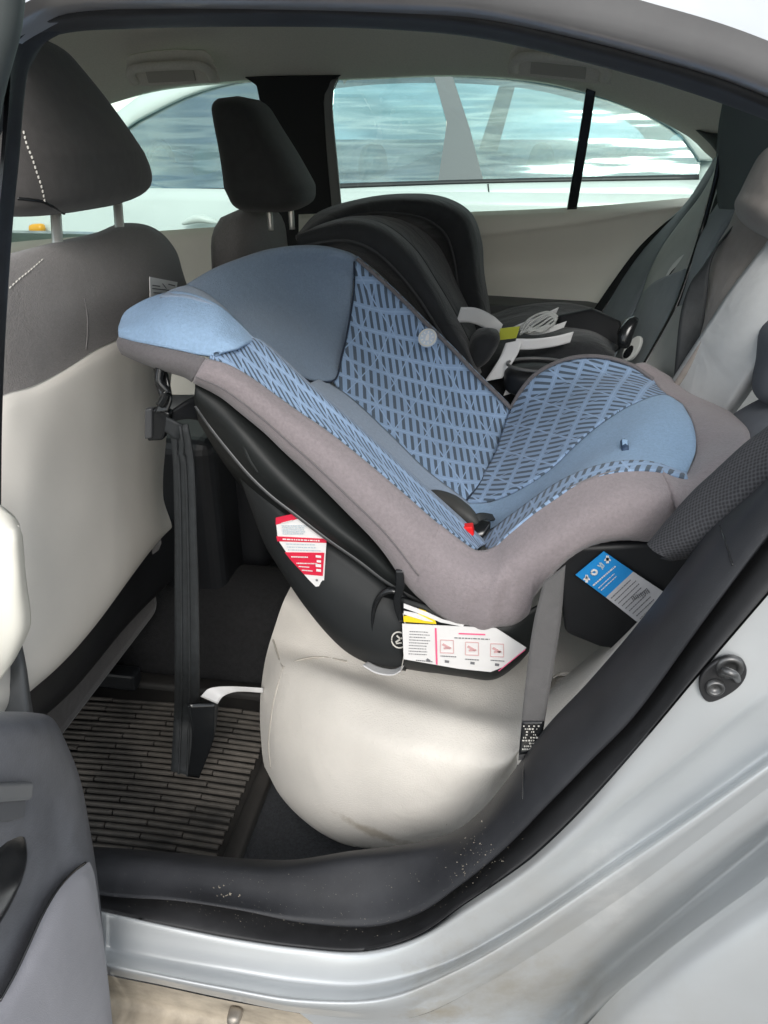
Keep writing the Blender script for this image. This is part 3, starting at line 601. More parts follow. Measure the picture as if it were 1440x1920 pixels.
slab('windscreen', [V(-1.62, .1, 1.0), V(-1.62, 1.45, 1.0), V(-1.0, 1.3, 1.40), V(-1.0, .2, 1.40)], V(-.004, 0, .004), glassm, car)

# ---- rear cushion
K0 = PR((500, 1445, 0.385), (528, 1495, 0.325), (580, 1548, 0.255), (640, 1582, 0.215), (700, 1592, 0.195), (750, 1592, 0.185), (800, 1584, 0.185), (862, 1566, 0.185), (915, 1528, 0.195), (950, 1480, 0.205), (975, 1420, 0.215))
Kb = [p + V(.012, .05, -.002) for p in K0]
K1 = PR((489, 1380, 0.390), (520, 1430, 0.310), (600, 1480, 0.230), (700, 1505, 0.190), (760, 1512, 0.175), (820, 1512, 0.170), (870, 1505, 0.170), (910, 1490, 0.172), (945, 1462, 0.180), (962, 1440, 0.185), (980, 1408, 0.200))
K2 = PR((488, 1310, 0.406), (520, 1340, 0.326), (600, 1375, 0.251), (700, 1405, 0.201), (770, 1420, 0.181), (830, 1432, 0.171), (880, 1440, 0.166), (920, 1440, 0.163), (950, 1432, 0.164), (966, 1415, 0.171), (984, 1395, 0.181))
K3 = PR((497, 1240, .45), (535, 1256, .37), (620, 1288, .30), (720, 1325, .255), (780, 1342, .235), (840, 1356, .22), (890, 1368, .21), (925, 1376, .205), (955, 1382, .20), (972, 1386, .20), (992, 1375, .20))
K4 = PR((512, 1185, .49), (560, 1215, .44), (640, 1245, .38), (740, 1275, .34), (800, 1295, .31), (860, 1310, .29), (910, 1325, .28), (940, 1332, .27), (965, 1338, .26), (985, 1340, .25), (1010, 1330, .24))
K5 = [Z(535, 1120, .50), Z(600, 1150, .505), Z(680, 1180, .505), Z(760, 1205, .505), Z(830, 1225, .50), Z(880, 1240, .50), Z(930, 1255, .50), Z(965, 1265, .50), Z(990, 1270, .50), Z(1030, 1270, .50), Z(1060, 1260, .50)]
K6 = [V(-.34, .75, .50), V(-.25, .72, .495), V(-.17, .70, .49), V(-.1, .66, .49), V(-.03, .62, .49), V(0.02, .58, .49), V(.06, .54, .49), V(.1, .5, .49), V(.14, .46, .49), V(.18, .40, .49), V(.22, .33, .49)]
K7 = [V(-.33, 1.3, .50), V(-.2, 1.3, .49), V(-.1, 1.3, .485), V(0, 1.3, .48), V(.06, 1.2, .48), V(.1, 1.1, .48), V(.15, 1.0, .48), V(.2, .9, .48), V(.25, .8, .48), V(.3, .6, .48), V(.36, .36, .48)]
K2b = [a * .22 + b * .78 + V(0, -.004, 0) for a, b in zip(K2, K3)]; K3b = [a * .80 + b * .20 + V(0, 0, .003) for a, b in zip(K3, K4)]
def sag(u, v):
    f = math.exp(-((v - .22) / .10) ** 2)
    return V(0, .008 * f * math.sin(math.pi * min(max(u, 0), 1)), 0) + V(0, 0, .0016 * math.sin(u * 40 + v * 11) * math.exp(-((v - .5) / .08) ** 2))
cush = loft('rear_cushion', [Kb, K0, K1, K2, K2b, K3b, K4, K5, K6, K7], cream, car, 100, 90, 0, disp=sag)
loft('cushion_end', [[Z(960, 1340, .475), Z(1010, 1290, .48), Z(1090, 1240, .485), Z(1200, 1150, .49), Z(1320, 1020, .50)],
                     PR((965, 1400, .19), (1020, 1350, .19), (1085, 1290, .19), (1200, 1170, .20), (1330, 1010, .22)),
                     PR((975, 1460, .15), (1040, 1400, .15), (1110, 1330, .15), (1225, 1200, .16), (1350, 1040, .18)),
                     PR((985, 1520, .17), (1070, 1460, .17), (1150, 1380, .17), (1260, 1240, .18), (1380, 1070, .20))], cream, cush, 40, 24, 0)
Kf = [[V(-.40, y, .24), V(-.385, y, .40), V(-.36, y, .47), V(-.31, y, .502)] for y in (.40, .55, .8, 1.1, 1.38)]
seam_m = M('cream_seam', (.45, .42, .37), .9)
def seam(name, pts, r, mat, parent): return tube(name, pts, r, mat, parent, 50, 6)
CUSH_SEAMS = [[(506, 1165), (512, 1200), (522, 1232), (531, 1252)], [(531, 1253), (517, 1300), (508, 1350), (504, 1400), (508, 1440)], [(531, 1252), (560, 1238), (600, 1232), (650, 1240)],]
# far part of the cushion under the black seat
slab('rear_cushion_far', [V(-.30, .74, .16), V(-.36, .74, .30), V(-.36, .74, .44), V(-.33, .74, .49), V(.3, .74, .485), V(.3, .74, .16)], V(0, .62, 0), cream, cush, .02)

# ---- rear seat back (its face looks forward, seen edge-on)
def col(*t): return [P(*q) for q in t]
D = 0.0
# near half: taupe wing, pale centre stripe, slate lower bolster
loft('rear_backrest', [col((1560, 300, 0.660), (1440, 470, 0.660), (1386, 544, 0.670), (1340, 613, 0.680), (1300, 672, 0.700), (1250, 750, 0.720), (1200, 820, 0.740)),
                       col((1580, 340, 0.620), (1500, 480, 0.620), (1425, 575, 0.620), (1378, 640, 0.630), (1335, 705, 0.650), (1290, 780, 0.670), (1240, 860, 0.700)),
                       col((1600, 420, 0.580), (1520, 540, 0.580), (1455, 640, 0.580), (1405, 720, 0.590), (1370, 772, 0.610), (1335, 820, 0.630), (1290, 890, 0.660))], greyseat, car, 50, 16, .03)
loft('backrest_wing', [col((1480, 380, 0.660), (1460, 430, 0.660), (1438, 475, 0.660), (1386, 544, 0.665), (1340, 613, 0.670), (1300, 672, 0.675), (1255, 742, 0.690)),
                       col((1430, 380, 0.710), (1410, 420, 0.710), (1392, 470, 0.710), (1358, 540, 0.710), (1328, 610, 0.710), (1296, 680, 0.715), (1252, 748, 0.720)),
                       col((1384, 395, 0.800), (1374, 420, 0.800), (1345, 470, 0.800), (1330, 515, 0.800), (1314, 610, 0.790), (1292, 690, 0.780), (1250, 755, 0.780)),
                       col((1400, 400, 0.900), (1395, 425, 0.900), (1370, 480, 0.900), (1356, 530, 0.900), (1340, 620, 0.900), (1315, 700, 0.900), (1270, 765, 0.900))], taupe, car, 50, 30, .01)
blob('rear_headrest', [(P(1480, 460, .68), V(0.057, 0, -0.010), V(0, 0.094, 0)), (P(1480, 407, .68), V(0.071, 0, -0.010), V(0, 0.106, 0)), (P(1494, 322, .68), V(0.064, 0, -0.010), V(0, 0.100, 0)), (P(1512, 267, .68), V(0.040, 0, -0.010), V(0, 0.075, 0))], taupe, car, 36, 30, 2.6, .25)
blob('near_bolster', [(P(1546, 560, .56), V(0.069, 0, 0.030), V(0, 0.062, 0)), (P(1516, 640, .56), V(0.071, 0, 0.030), V(0, 0.069, 0)), (P(1494, 700, .55), V(0.063, 0, 0.030), V(0, 0.069, 0)), (P(1484, 745, .55), V(0.046, 0, 0.020), V(0, 0.050, 0))], slate, car, 30, 24, cap=.25)
blob('near_bolster', [(P(1462, 745, .54), V(0.046, 0, 0.030), V(0, 0.050, 0)), (P(1432, 790, .54), V(0.067, 0, 0.030), V(0, 0.069, 0)), (P(1404, 850, .54), V(0.064, 0, 0.030), V(0, 0.069, 0)), (P(1382, 910, .54), V(0.046, 0, 0.020), V(0, 0.050, 0))], slate, car, 30, 24, cap=.3)
# far half: slate outer bolster, pale back with the belt guide, slate lower part
fslate = M('far_slate_cloth', (.20, .23, .245), .85, var=(30, .08), bump=(900, .3, .0008, 8, .006), sheen=.15)
fpale = M('far_pale_cloth', (.40, .41, .385), .85, var=(20, .06), bump=(900, .3, .0008, 8, .006), sheen=.1)
loft('far_bolster', [col((1360, 270, 1.30), (1330, 322, 1.30), (1286, 388, 1.30), (1240, 430, 1.30), (1199, 472, 1.30), (1155, 530, 1.29), (1115, 590, 1.28), (1080, 650, 1.26)),
                     col((1362, 280, 1.25), (1325, 345, 1.24), (1283, 402, 1.23), (1246, 452, 1.22), (1215, 500, 1.21), (1180, 560, 1.20), (1150, 610, 1.18), (1120, 660, 1.16)),
                     col((1364, 290, 1.22), (1318, 368, 1.22), (1278, 420, 1.21), (1246, 462, 1.20), (1222, 506, 1.19), (1196, 565, 1.17), (1170, 620, 1.15), (1150, 670, 1.12))], fslate, car, 50, 18, .012)
ribbon('far_belt', col((1345, 315, 1.27), (1290, 384, 1.28), (1240, 424, 1.28), (1196, 466, 1.28), (1152, 524, 1.27), (1108, 588, 1.25)), col((1335, 322, 1.265), (1284, 398, 1.27), (1250, 430, 1.27), (1208, 476, 1.27), (1166, 534, 1.26), (1122, 598, 1.24)), gloss, car, 40, .003)
loft('far_backrest', [col((1364, 285, 1.21), (1320, 366, 1.21), (1280, 418, 1.20), (1248, 462, 1.19), (1224, 508, 1.18), (1208, 554, 1.165), (1200, 575, 1.16)),
                      col((1362, 290, 1.12), (1332, 372, 1.10), (1300, 430, 1.08), (1274, 480, 1.06), (1252, 510, 1.05), (1236, 532, 1.045), (1225, 560, 1.04)),
                      col((1360, 290, 1.02), (1340, 350, 1.0), (1317, 426, .97), (1304, 470, .95), (1290, 508, .94), (1280, 540, .93), (1270, 566, .92))], fpale, car, 44, 20, .012)
loft('far_backrest_lower', [col((1210, 550, 1.162), (1196, 582, 1.15), (1180, 620, 1.13), (1165, 660, 1.10), (1150, 700, 1.08)),
                            col((1236, 528, 1.043), (1222, 570, 1.02), (1206, 620, 1.0), (1190, 670, .98), (1170, 715, .96)),
                            col((1290, 506, .938), (1272, 566, .91), (1245, 620, .89), (1222, 664, .87), (1196, 710, .85))], fslate, car, 40, 20, .012)
loft('centre_backrest', [col((1376, 350, .96), (1340, 400, .94), (1316, 440, .93), (1298, 500, .91), (1286, 540, .90), (1272, 580, .885)),
                         col((1420, 330, .86), (1380, 400, .84), (1352, 440, .83), (1332, 480, .82), (1318, 530, .81), (1300, 590, .80))], fslate, car, 40, 10, .012)
loft('pale_wedge', [col((1272, 578, .88), (1250, 615, .87), (1226, 655, .86), (1200, 698, .84), (1180, 740, .82)), col((1300, 570, .80), (1290, 620, .79), (1280, 670, .78), (1270, 730, .76), (1262, 770, .75))], fpale, car, 30, 8, .012)
tube('seat_gap', col((1370, 182, .86), (1354, 262, .88), (1342, 335, .90), (1318, 426, .92), (1293, 504, .90), (1268, 574, .875), (1238, 632, .86), (1205, 690, .84)), .0045, gloss, car, 50, 8)
ribbon('centre_belt', col((1345, 460, .77), (1315, 505, .76), (1296, 530, .755), (1282, 565, .75), (1274, 600, .74), (1268, 660, .72), (1262, 735, .70)),
       col((1375, 425, .76), (1342, 468, .75), (1330, 505, .745), (1327, 540, .74), (1320, 600, .73), (1311, 645, .71), (1272, 735, .69)), webm, car, 50, .003)
def oval_ring(cx, cy, Y, rx, ry):
    c = P(cx, cy, Y); a = V(.42, 0, .9).normalized() * ry; b = V(.5, -.75, -.1).normalized() * rx; n_ = a.cross(b).normalized()
    if n_.x > 0: n_ = -n_
    lf_ = [c + a * math.cos(q) * (1 + .15 * math.cos(q)) + b * math.sin(q) for q in [2 * math.pi * i / 20 for i in range(20)]]
    o = slab('belt_guide', lf_, n_ * .008, M('guide_ivory', (.62, .64, .61), .5), car, .002)
    slab('guide_hole', [c + n_ * .0085 - a * .25 + (p - c) * .52 for p in lf_], n_ * .0015, gloss, o)
oval_ring(1274, 512, 1.0, .022, .034); oval_ring(1187, 658, .90, .016, .026)
blob('belt_buckle', [(P(1168, 655, .86), V(.012, 0, 0), V(0, .015, 0)), (P(1174, 620, .87), V(.014, 0, 0), V(0, .018, 0)), (P(1190, 592, .88), V(.012, 0, 0), V(0, .015, 0))], gloss, car, 20, 14)
loft('pillar_lining', [col((1362, 180, .80), (1352, 240, .86), (1348, 300, .90), (1350, 370, .92), (1362, 420, .90)),
                       col((1400, 180, .74), (1392, 240, .78), (1386, 300, .82), (1384, 370, .84), (1390, 430, .82)),
                       col((1480, 180, .66), (1470, 240, .68), (1460, 300, .70), (1450, 370, .72), (1450, 440, .72))], M('lining_green_grey', (.10, .12, .118), .9), car, 24, 16, .01)

# body shell behind the rear seat: parcel shelf and rear pillar
loft('parcel_shelf', [[V(.50, y, 1.02), V(.6, y, 1.01), V(.95, y, .99)] for y in (.10, .5, 1.0, 1.40)], M('shelf', (.06, .065, .065), .9), car, 10, 8, .02)
slab('rear_window', [V(1.0, .1, 1.0), V(1.0, 1.45, 1.0), V(.55, 1.3, 1.33), V(.55, .2, 1.33)], V(.004, 0, .004), glassm, car)
# quarter shell behind the opening, keeps the daylight out of the seat back
loft('quarter_inner_panel', [[p + V(0, .022, 0) for p in G0[9:]], [p + V(.10, .03, .10) for p in G0[9:]], [p + V(.35, .04, .1) for p in G0[9:]]], darkpl, car, 30, 8, 0)

# ---- knitted side bolster beside the door
b_m = weave_mat('knit_mesh', (0.022, 0.023, 0.026), (0.072, .072, .080), 250)
k_in = PR((1560, 720, .22), (1442, 806, .22), (1400, 838, .22), (1344, 890, .22), (1304, 928, .22), (1256, 982, .22), (1222, 1026, .22))
k0 = PR((1560, 700, .17), (1440, 800, .17), (1397, 832, .17), (1340, 884, .17), (1299, 922, .17), (1250, 976, .17), (1213, 1020, .17))
k1 = PR((1575, 730, .135), (1455, 828, .135), (1414, 862, .135), (1360, 910, .135), (1318, 950, .135), (1268, 1000, .138), (1226, 1034, .15))
k2 = PR((1590, 765, .115), (1470, 862, .115), (1430, 896, .115), (1378, 940, .115), (1338, 978, .118), (1290, 1020, .125), (1245, 1044, .14))
k3 = PR((1600, 800, .12), (1480, 900, .12), (1442, 932, .12), (1396, 972, .12), (1358, 1006, .122), (1316, 1040, .135), (1262, 1052, .15))
k4 = [p + V(0, .06, -.03) for p in k3]
loft('side_bolster', [k_in, k0, k1, k2, k3, k4], b_m, car, 60, 40, 0, arc=True)

# ---- near seat belt running under the child seat
belt = ribbon('seat_belt', PR((1020, 1090, .17), (1002, 1160, .155), (990, 1240, .14), (980, 1330, .12), (972, 1425, .10)),
       PR((1060, 1060, .17), (1052, 1160, .155), (1040, 1240, .14), (1025, 1330, .12), (1012, 1415, .10)), beltm, car, 40, .003)
ribbon('belt_label', PR((979.5, 1352, .112), (975, 1390, .104), (973, 1415, .098)), PR((1021, 1352, .112), (1016, 1390, .104), (1011, 1410, .098)), gloss, belt, 12, .001)
bm = bmesh.new()
for r_ in range(9):
    py = 1360 + r_ * 5.4; px = 981 if r_ < 5 else 979
    while px < 1009 - r_:
        wd_ = random.uniform(1.2, 4.5)
        if random.random() < .72:
            c = P(px + wd_ / 2, py, .1085 - (py - 1358) * .00022); add_box(bm, c + V(0, -.0014, 0), V(wd_ * .00028, 0, 0), V(0, .0003, 0), V(0, 0, random.uniform(.0005, .0011)))
        px += wd_ + 1.6
mesh_obj('label_print', bm, thread, belt, False)

# ---- driver's seat: fabric back, cream panel, headrest
SX = -.60
def SP(px, py, x=SX): return XX(px, py, x)
ds = loft('driver_seat', [[SP(-60, 520, -.63), SP(-20, 490, -.66), SP(20, 478, -.67), SP(110, 452, -.67), SP(180, 436, -.67), SP(230, 418, -.66), (SP(290, 428, -.65)), SP(330, 470, -.65), SP(345, 520, -.65)],
                   [SP(-60, 520, -.60), SP(-20, 495, -.61), SP(20, 484, -.61), SP(110, 462, -.61), SP(180, 450, -.61), SP(230, 432, -.61), SP(285, 436, -.61), SP(326, 480, -.62), SP(352, 540, -.64)],
                   [SP(-60, 620, -.59), SP(-20, 600, -.59), SP(20, 590, -.585), SP(110, 570, -.58), SP(180, 550, -.58), SP(230, 540, -.58), SP(285, 530, -.58), SP(322, 545, -.59), SP(356, 570, -.63)],
                   [SP(-60, 780, -.59), SP(-20, 755, -.59), SP(15, 737, -.585), (SP(60, 724, -.58)), SP(120, 694, -.58), SP(180, 655, -.58), SP(225, 634, -.58), SP(300, 600, -.59), SP(350, 600, -.63)]], grayfab, car, 60, 36, 0)
loft('back_panel', [[SP(-60, 776, -.592), SP(-20, 752, -.592), SP(15, 734, -.588), SP(60, 721, -.584), SP(120, 691, -.583), SP(180, 652, -.583), SP(225, 631, -.583), SP(300, 597, -.592), SP(352, 600, -.63)],
                    [SP(-60, 800, -.585), SP(-20, 785, -.582), SP(15, 770, -.575), SP(60, 752, -.572), SP(120, 720, -.57), SP(180, 690, -.57), SP(225, 668, -.572), SP(290, 640, -.58), SP(330, 640, -.62)],
                    [SP(-60, 950, -.57), SP(-20, 950, -.565), SP(15, 940, -.56), SP(60, 900, -.555), SP(120, 880, -.555), SP(180, 860, -.555), SP(225, 845, -.56), SP(285, 830, -.575), SP(312, 820, -.62)],
                    [SP(-60, 1200, -.56), SP(-20, 1190, -.55), SP(25, 1150, -.545), SP(60, 1110, -.54), SP(120, 1060, -.54), SP(180, 1000, -.545), SP(225, 960, -.55), SP(285, 930, -.57), SP(306, 930, -.62)],
                    [SP(-60, 1390, -.56), SP(-20, 1350, -.55), SP(40, 1295, -.545), SP(70, 1272, -.542), SP(120, 1228, -.542), SP(180, 1160, -.547), SP(225, 1100, -.552), SP(290, 1015, -.57), SP(322, 985, -.60)],
                    [SP(-60, 1395, -.60), SP(-20, 1355, -.60), SP(40, 1305, -.60), SP(70, 1280, -.60), SP(120, 1236, -.60), SP(180, 1168, -.60), SP(225, 1108, -.60), SP(290, 1022, -.61), SP(316, 992, -.62)]], creamv, ds, 60, 60, 0)
# the dark lower cover of the seat, and its cushion mass toward the front
loft('lower_cover', [[SP(-60, 1370, -.60), SP(20, 1310, -.60), SP(120, 1225, -.60), SP(225, 1095, -.60), SP(316, 985, -.62), SP(360, 930, -.66)],
                     [SP(-40, 1430, -.60), SP(70, 1345, -.60), SP(140, 1280, -.60), SP(240, 1160, -.61), SP(330, 1070, -.63), SP(380, 1010, -.68)],
                     [SP(-40, 1440, -.68), SP(70, 1350, -.68), SP(140, 1290, -.68), SP(240, 1170, -.69), SP(330, 1075, -.70), SP(390, 1000, -.74)]], darkpl, ds, 40, 16, 0)
bm = bmesh.new(); add_box(bm, V(-.90, .40, .42), V(.24, 0, 0), V(0, .26, 0), V(0, 0, .09)); o = mesh_obj('seat_base', bm, darkfab, ds, False)
bv = o.modifiers.new('b', 'BEVEL'); bv.width = .04; bv.segments = 4
# solid body of the backrest so it is not a sheet
bm = bmesh.new(); add_box(bm, V(-.68, .40, .76), V(.045, 0, .02), V(0, .22, 0), V(-.03, 0, .27)); o = mesh_obj('backrest_core', bm, grayfab, ds, False)
bv = o.modifiers.new('b', 'BEVEL'); bv.width = .04; bv.segments = 4
# headrest (a wedge broad at the bottom, leaning forward)
hy = V(0, 1, 0)
hr = blob('headrest', [(V(-.645, .50, 1.122), V(.070, 0, 0), V(0, .185, .0)), (V(-.640, .515, 1.16), V(.084, 0, 0), V(0, .20, 0)), (V(-.648, .50, 1.215), V(.085, 0, 0), V(0, .185, 0)),
                     (V(-.660, .475, 1.275), V(.074, 0, 0), V(0, .160, 0)), (V(-.68, .44, 1.345), V(.055, 0, 0), V(0, .130, 0))], darkfab, ds, 60, 50, 2.9, .13)
from mathutils.bvhtree import BVHTree
def on(ob, pts, off=.0008):
    me = ob.data; bvh = BVHTree.FromPolygons([v.co for v in me.vertices], [tuple(p.vertices) for p in me.polygons]); out = []
    for x, y in pts:
        r = ray(x, y).normalized(); h = bvh.ray_cast(CAM, r)
        if h[0] is not None: out.append(h[0] - r * off)
    return out
def dashes(pts, n, r, mat, parent, name='stitching'):
    p = spline(pts, n * 2); bm = bmesh.new()
    for i in range(0, n * 2 - 1, 2):
        d = (p[i+1] - p[i]); add_box(bm, (p[i] + p[i+1]) / 2, d * .42, V(r, 0, 0), V(0, r, r) * .7)
    return mesh_obj(name, bm, mat, parent, False)
q_ = on(hr, [(44, 246), (50, 270), (60, 295), (68, 320), (78, 350), (84, 378)], .001)
if len(q_) > 2: dashes(q_, 15, .0009, thread, ds)
q_ = on(hr, [(32, 372), (55, 374), (80, 378), (100, 388), (120, 400), (135, 410)], -.0008)
if len(q_) > 2: seam('headrest_seam', q_, .0022, gloss, ds)
q_ = on(ds, [(18, 540), (35, 524), (55, 508), (80, 486)], .001)
if len(q_) > 2: dashes(q_, 12, .0009, thread, ds)
q_ = on(ds, [(158, 560), (163, 590), (164, 620), (161, 655)], -.0003)
if len(q_) > 2: seam('back_seam', q_, .0010, M('seam_grey', (.2, .19, .19), .9), ds)
for px0, py0, px1, py1 in ((104, 418, 110, 492), (220, 402, 226, 452)):
    tube('headrest_post', [SP(px0, py0 - 30, -.635), SP(px1, py1, -.625)], .0075, chrome, ds, 12, 14)
    c = SP(px1, py1, -.622); blob('post_collar', [(c + V(0, 0, -.01), V(.016, 0, 0), V(0, .02, 0)), (c + V(0, 0, .004), V(.016, 0, 0), V(0, .02, 0))], darkpl, ds, 16, 6)

for sm in SCUFF_JOINTS:
    q_ = on(scuff, sm, .0002)
    if len(q_) > 2: seam('trim_joint', q_, .0009, gloss, scuff)
for sm in CUSH_SEAMS:
    q_ = on(cush, sm, .0002)
    if len(q_) > 2: seam('seam', q_, .0015, seam_m, cush)
# ---- passenger seat
ps = blob('passenger_seat', [(V(-.55, 1.08, .45), V(.06, 0, 0), V(0, .20, 0)), (V(-.55, 1.08, .70), V(.065, 0, 0), V(0, .21, 0)), (V(-.555, 1.08, .92), V(.06, 0, 0), V(0, .21, 0)), (V(-.555, 1.08, 1.02), V(.055, 0, 0), V(0, .20, 0)), (V(-.555, 1.08, 1.09), V(.045, 0, 0), V(0, .17, 0))], grayfab, car, 40, 40, 3.2, .12)
blob('headrest', [(P(512, 398, 1.03), V(.070, 0, 0), V(0, .11, 0)), (P(513, 368, 1.03), V(.082, 0, 0), V(0, .12, 0)), (P(492, 300, 1.03), V(.080, 0, 0), V(0, .12, 0)), (P(462, 225, 1.03), V(.060, 0, 0), V(0, .105, 0)), (P(446, 180, 1.03), V(.042, 0, 0), V(0, .085, 0))], M('black_headrest_fabric', (.030, .031, .032), .9, var=(60, .15), bump=(1100, .5, .0008), sheen=.15), ps, 40, 36, 2.8, .14)
blob('lower_cover', [(V(-.545, 1.08, .30), V(.062, 0, 0), V(0, .21, 0)), (V(-.545, 1.08, .55), V(.070, 0, 0), V(0, .218, 0)), (V(-.547, 1.08, .86), V(.070, 0, 0), V(0, .217, 0))], darkpl, ps, 30, 20, 3.2, .06)
for px, py in ((505, 400), (545, 398)):
    tube('headrest_post', [P(px, py - 10, 1.03), P(px + 3, py + 32, 1.03)], .006, chrome, ps, 8, 12)

# ================================================================== floor mat
mz = .192
mt_ = thing('floor_mat', Z(300, 1480, mz), 'dusty ribbed rubber mat on the floor behind the driver seat', 'floor mat')
A_, B_, C_, D_ = Z(95, 1350, mz), Z(500, 1290, mz), Z(450, 1640, mz), Z(170, 1640, mz)
x0, x1, y0, y1 = -.83, -.365, .16, .70
bm = bmesh.new(); add_box(bm, V((x0+x1)/2, (y0+y1)/2, mz - .003), V((x1-x0)/2, 0, 0), V(0, (y1-y0)/2, 0), V(0, 0, .003))
mesh_obj('mat_base', bm, mat_m, mt_, False)
bm = bmesh.new(); pitch = .0138; nrow = 26; seg = .135
for r in range(nrow):
    y = y0 + .022 + r * pitch
    off = (r % 2) * seg / 2
    x = x0 + .03 - off
    while x < x1 - .03:
        xa, xb = max(x, x0 + .03), min(x + seg - .0028, x1 - .030)
        if xb - xa > .008:
            c = V((xa + xb) / 2, y + .012 * math.sin((xa - x0) * 6), mz + .003 + random.uniform(-.0004, .0004))
            ln = (xb - xa) / 2; k = .07 * math.cos((xa - x0) * 6)
            prof = [(-.0042, 0), (-.0036, .0034), (-.0014, .0048), (.0014, .0048), (.0036, .0034), (.0042, 0)]
            ra = [bm.verts.new(c + V(-ln, -ln * k + a, b)) for a, b in prof]; rb = [bm.verts.new(c + V(ln, ln * k + a, b)) for a, b in prof]
            for i in range(5): bm.faces.new((ra[i], ra[i+1], rb[i+1], rb[i]))
            bm.faces.new(ra); bm.faces.new(rb[::-1])
        x += seg
mesh_obj('ribs', bm, ribm, mt_, False)
def rbar(name, a, b, wdt, h, parent, mat):
    d = (b - a).normalized(); s = d.cross(V(0, 0, 1)).normalized() * wdt
    return loft(name, [[a - s, b - s], [a - s * .8 + V(0, 0, h), b - s * .8 + V(0, 0, h)], [a + s * .8 + V(0, 0, h), b + s * .8 + V(0, 0, h)], [a + s, b + s]], mat, parent, 6, 14, 0)
rbar('rim', V(x1 - .004, y0, mz), V(x1 - .004, y1, mz), .014, .016, mt_, mat_m)
rbar('rim', V(x0, y1 - .10, mz), V(x1, y1 - .10, mz), .02, .012, mt_, mat_m)
rbar('rim', V(x0, y0, mz), V(x0, y1, mz), .014, .012, mt_, mat_m)
# seat rails and bracket on the floor under the driver seat
bm = bmesh.new()
add_box(bm, V(-.86, .58, .215), V(.16, 0, 0), V(0, .018, 0), V(0, 0, .02)); add_box(bm, V(-.80, .58, .245), V(.05, 0, 0), V(0, .03, 0), V(0, 0, .008))
o = mesh_obj('seat_rail', bm, darkpl, car, False); bv = o.modifiers.new('b', 'BEVEL'); bv.width = .006; bv.segments = 2

# ================================================================== BLUE CHILD SEAT
cs = thing('child_seat', (-.1, .45, .5), 'blue and grey convertible child seat with barred print, installed rear facing on the cream seat', 'child seat')
rimA = [(352, 537, .43), (400, 510, .47), (450, 490, .52), (505, 473, .58), (560, 466, .63), (610, 468, .68), (650, 478, .71), (667, 487, .73)]
lowA = [(470, 655, .385), (520, 682, .43), (555, 703, .47), (585, 714, .51), (605, 716, .54), (622, 714, .56), (628, 712, .565), (630, 711, .57)]
m1 = [(366, 548, .41), (415, 530, .46), (462, 513, .52), (515, 500, .59), (565, 498, .65), (612, 505, .70), (646, 520, .73), (662, 530, .735)]
m2 = [(405, 585, .40), (450, 575, .46), (500, 565, .54), (550, 565, .62), (590, 572, .67), (625, 588, .70), (648, 605, .71), (657, 612, .71)]
m3 = [(440, 622, .385), (490, 625, .44), (535, 630, .51), (575, 640, .57), (605, 652, .61), (630, 662, .64), (642, 668, .65), (648, 670, .65)]
back_r = [(x + 3, y + 4, Y + .06) for x, y, Y in rimA]
loft('headwing_cover', [PR(*[(x, y + 12, Y + .05) for x, y, Y in rimA]), PR(*back_r), PR(*rimA), PR(*m1), PR(*m2), PR(*m3), PR(*lowA)], cs_blue, cs, 60, 50, .006)
# mid blue strip between the corner piece and the bowl
stripT = [(352, 537, .425), (385, 552, .40), (420, 580, .39), (452, 615, .38), (490, 660, .365), (540, 700, .36), (600, 755, .36), (680, 815, .36)]
stripB = [(300, 558, .36), (350, 560, .345), (400, 575, .335), (440, 605, .33), (478, 640, .325), (530, 685, .32), (590, 745, .31), (670, 812, .31)]
loft('inner_strip', [PR(*stripT), PR(*[((a[0]+b[0])/2, (a[1]+b[1])/2 - 3, (a[2]+b[2])/2 - .005) for a, b in zip(stripT, stripB)]), PR(*stripB)], cs_mid, cs, 50, 14, .005)
# light blue corner piece
loft('corner_panel', [PR((226, 612, .345), (236, 588, .36), (262, 570, .37), (292, 557, .38), (330, 549, .37), (370, 556, .355), (410, 575, .34), (445, 605, .335), (478, 640, .33)),
                      PR((224, 616, .33), (245, 603, .335), (275, 590, .335), (305, 580, .33), (340, 578, .325), (375, 588, .32), (408, 602, .31), (435, 620, .31), (462, 645, .30)),
                      PR((224, 622, .32), (248, 618, .315), (278, 614, .31), (310, 612, .30), (342, 614, .295), (372, 622, .29), (400, 632, .285), (422, 643, .28), (442, 655, .28)),
                      PR((226, 632, .32), (250, 640, .305), (280, 646, .295), (310, 652, .285), (340, 658, .28), (366, 664, .275), (385, 667, .272), (396, 667, .27), (404, 664, .27))], cs_light, cs, 50, 24, .005)
# grey lip below it
loft('front_lip', [PR((225, 630, .322), (255, 641, .305), (290, 650, .292), (330, 658, .282), (365, 666, .275), (386, 672, .27)),
                   PR((222, 640, .318), (252, 653, .298), (290, 666, .284), (330, 676, .274), (360, 684, .266), (380, 690, .262)),
                   PR((224, 652, .325), (252, 666, .306), (290, 680, .29), (328, 690, .28), (352, 697, .274), (368, 706, .27)),
                   PR((230, 662, .345), (256, 674, .33), (292, 688, .315), (326, 698, .305), (348, 705, .30), (362, 714, .30))], cs_gray_dark, cs, 40, 20, .005)
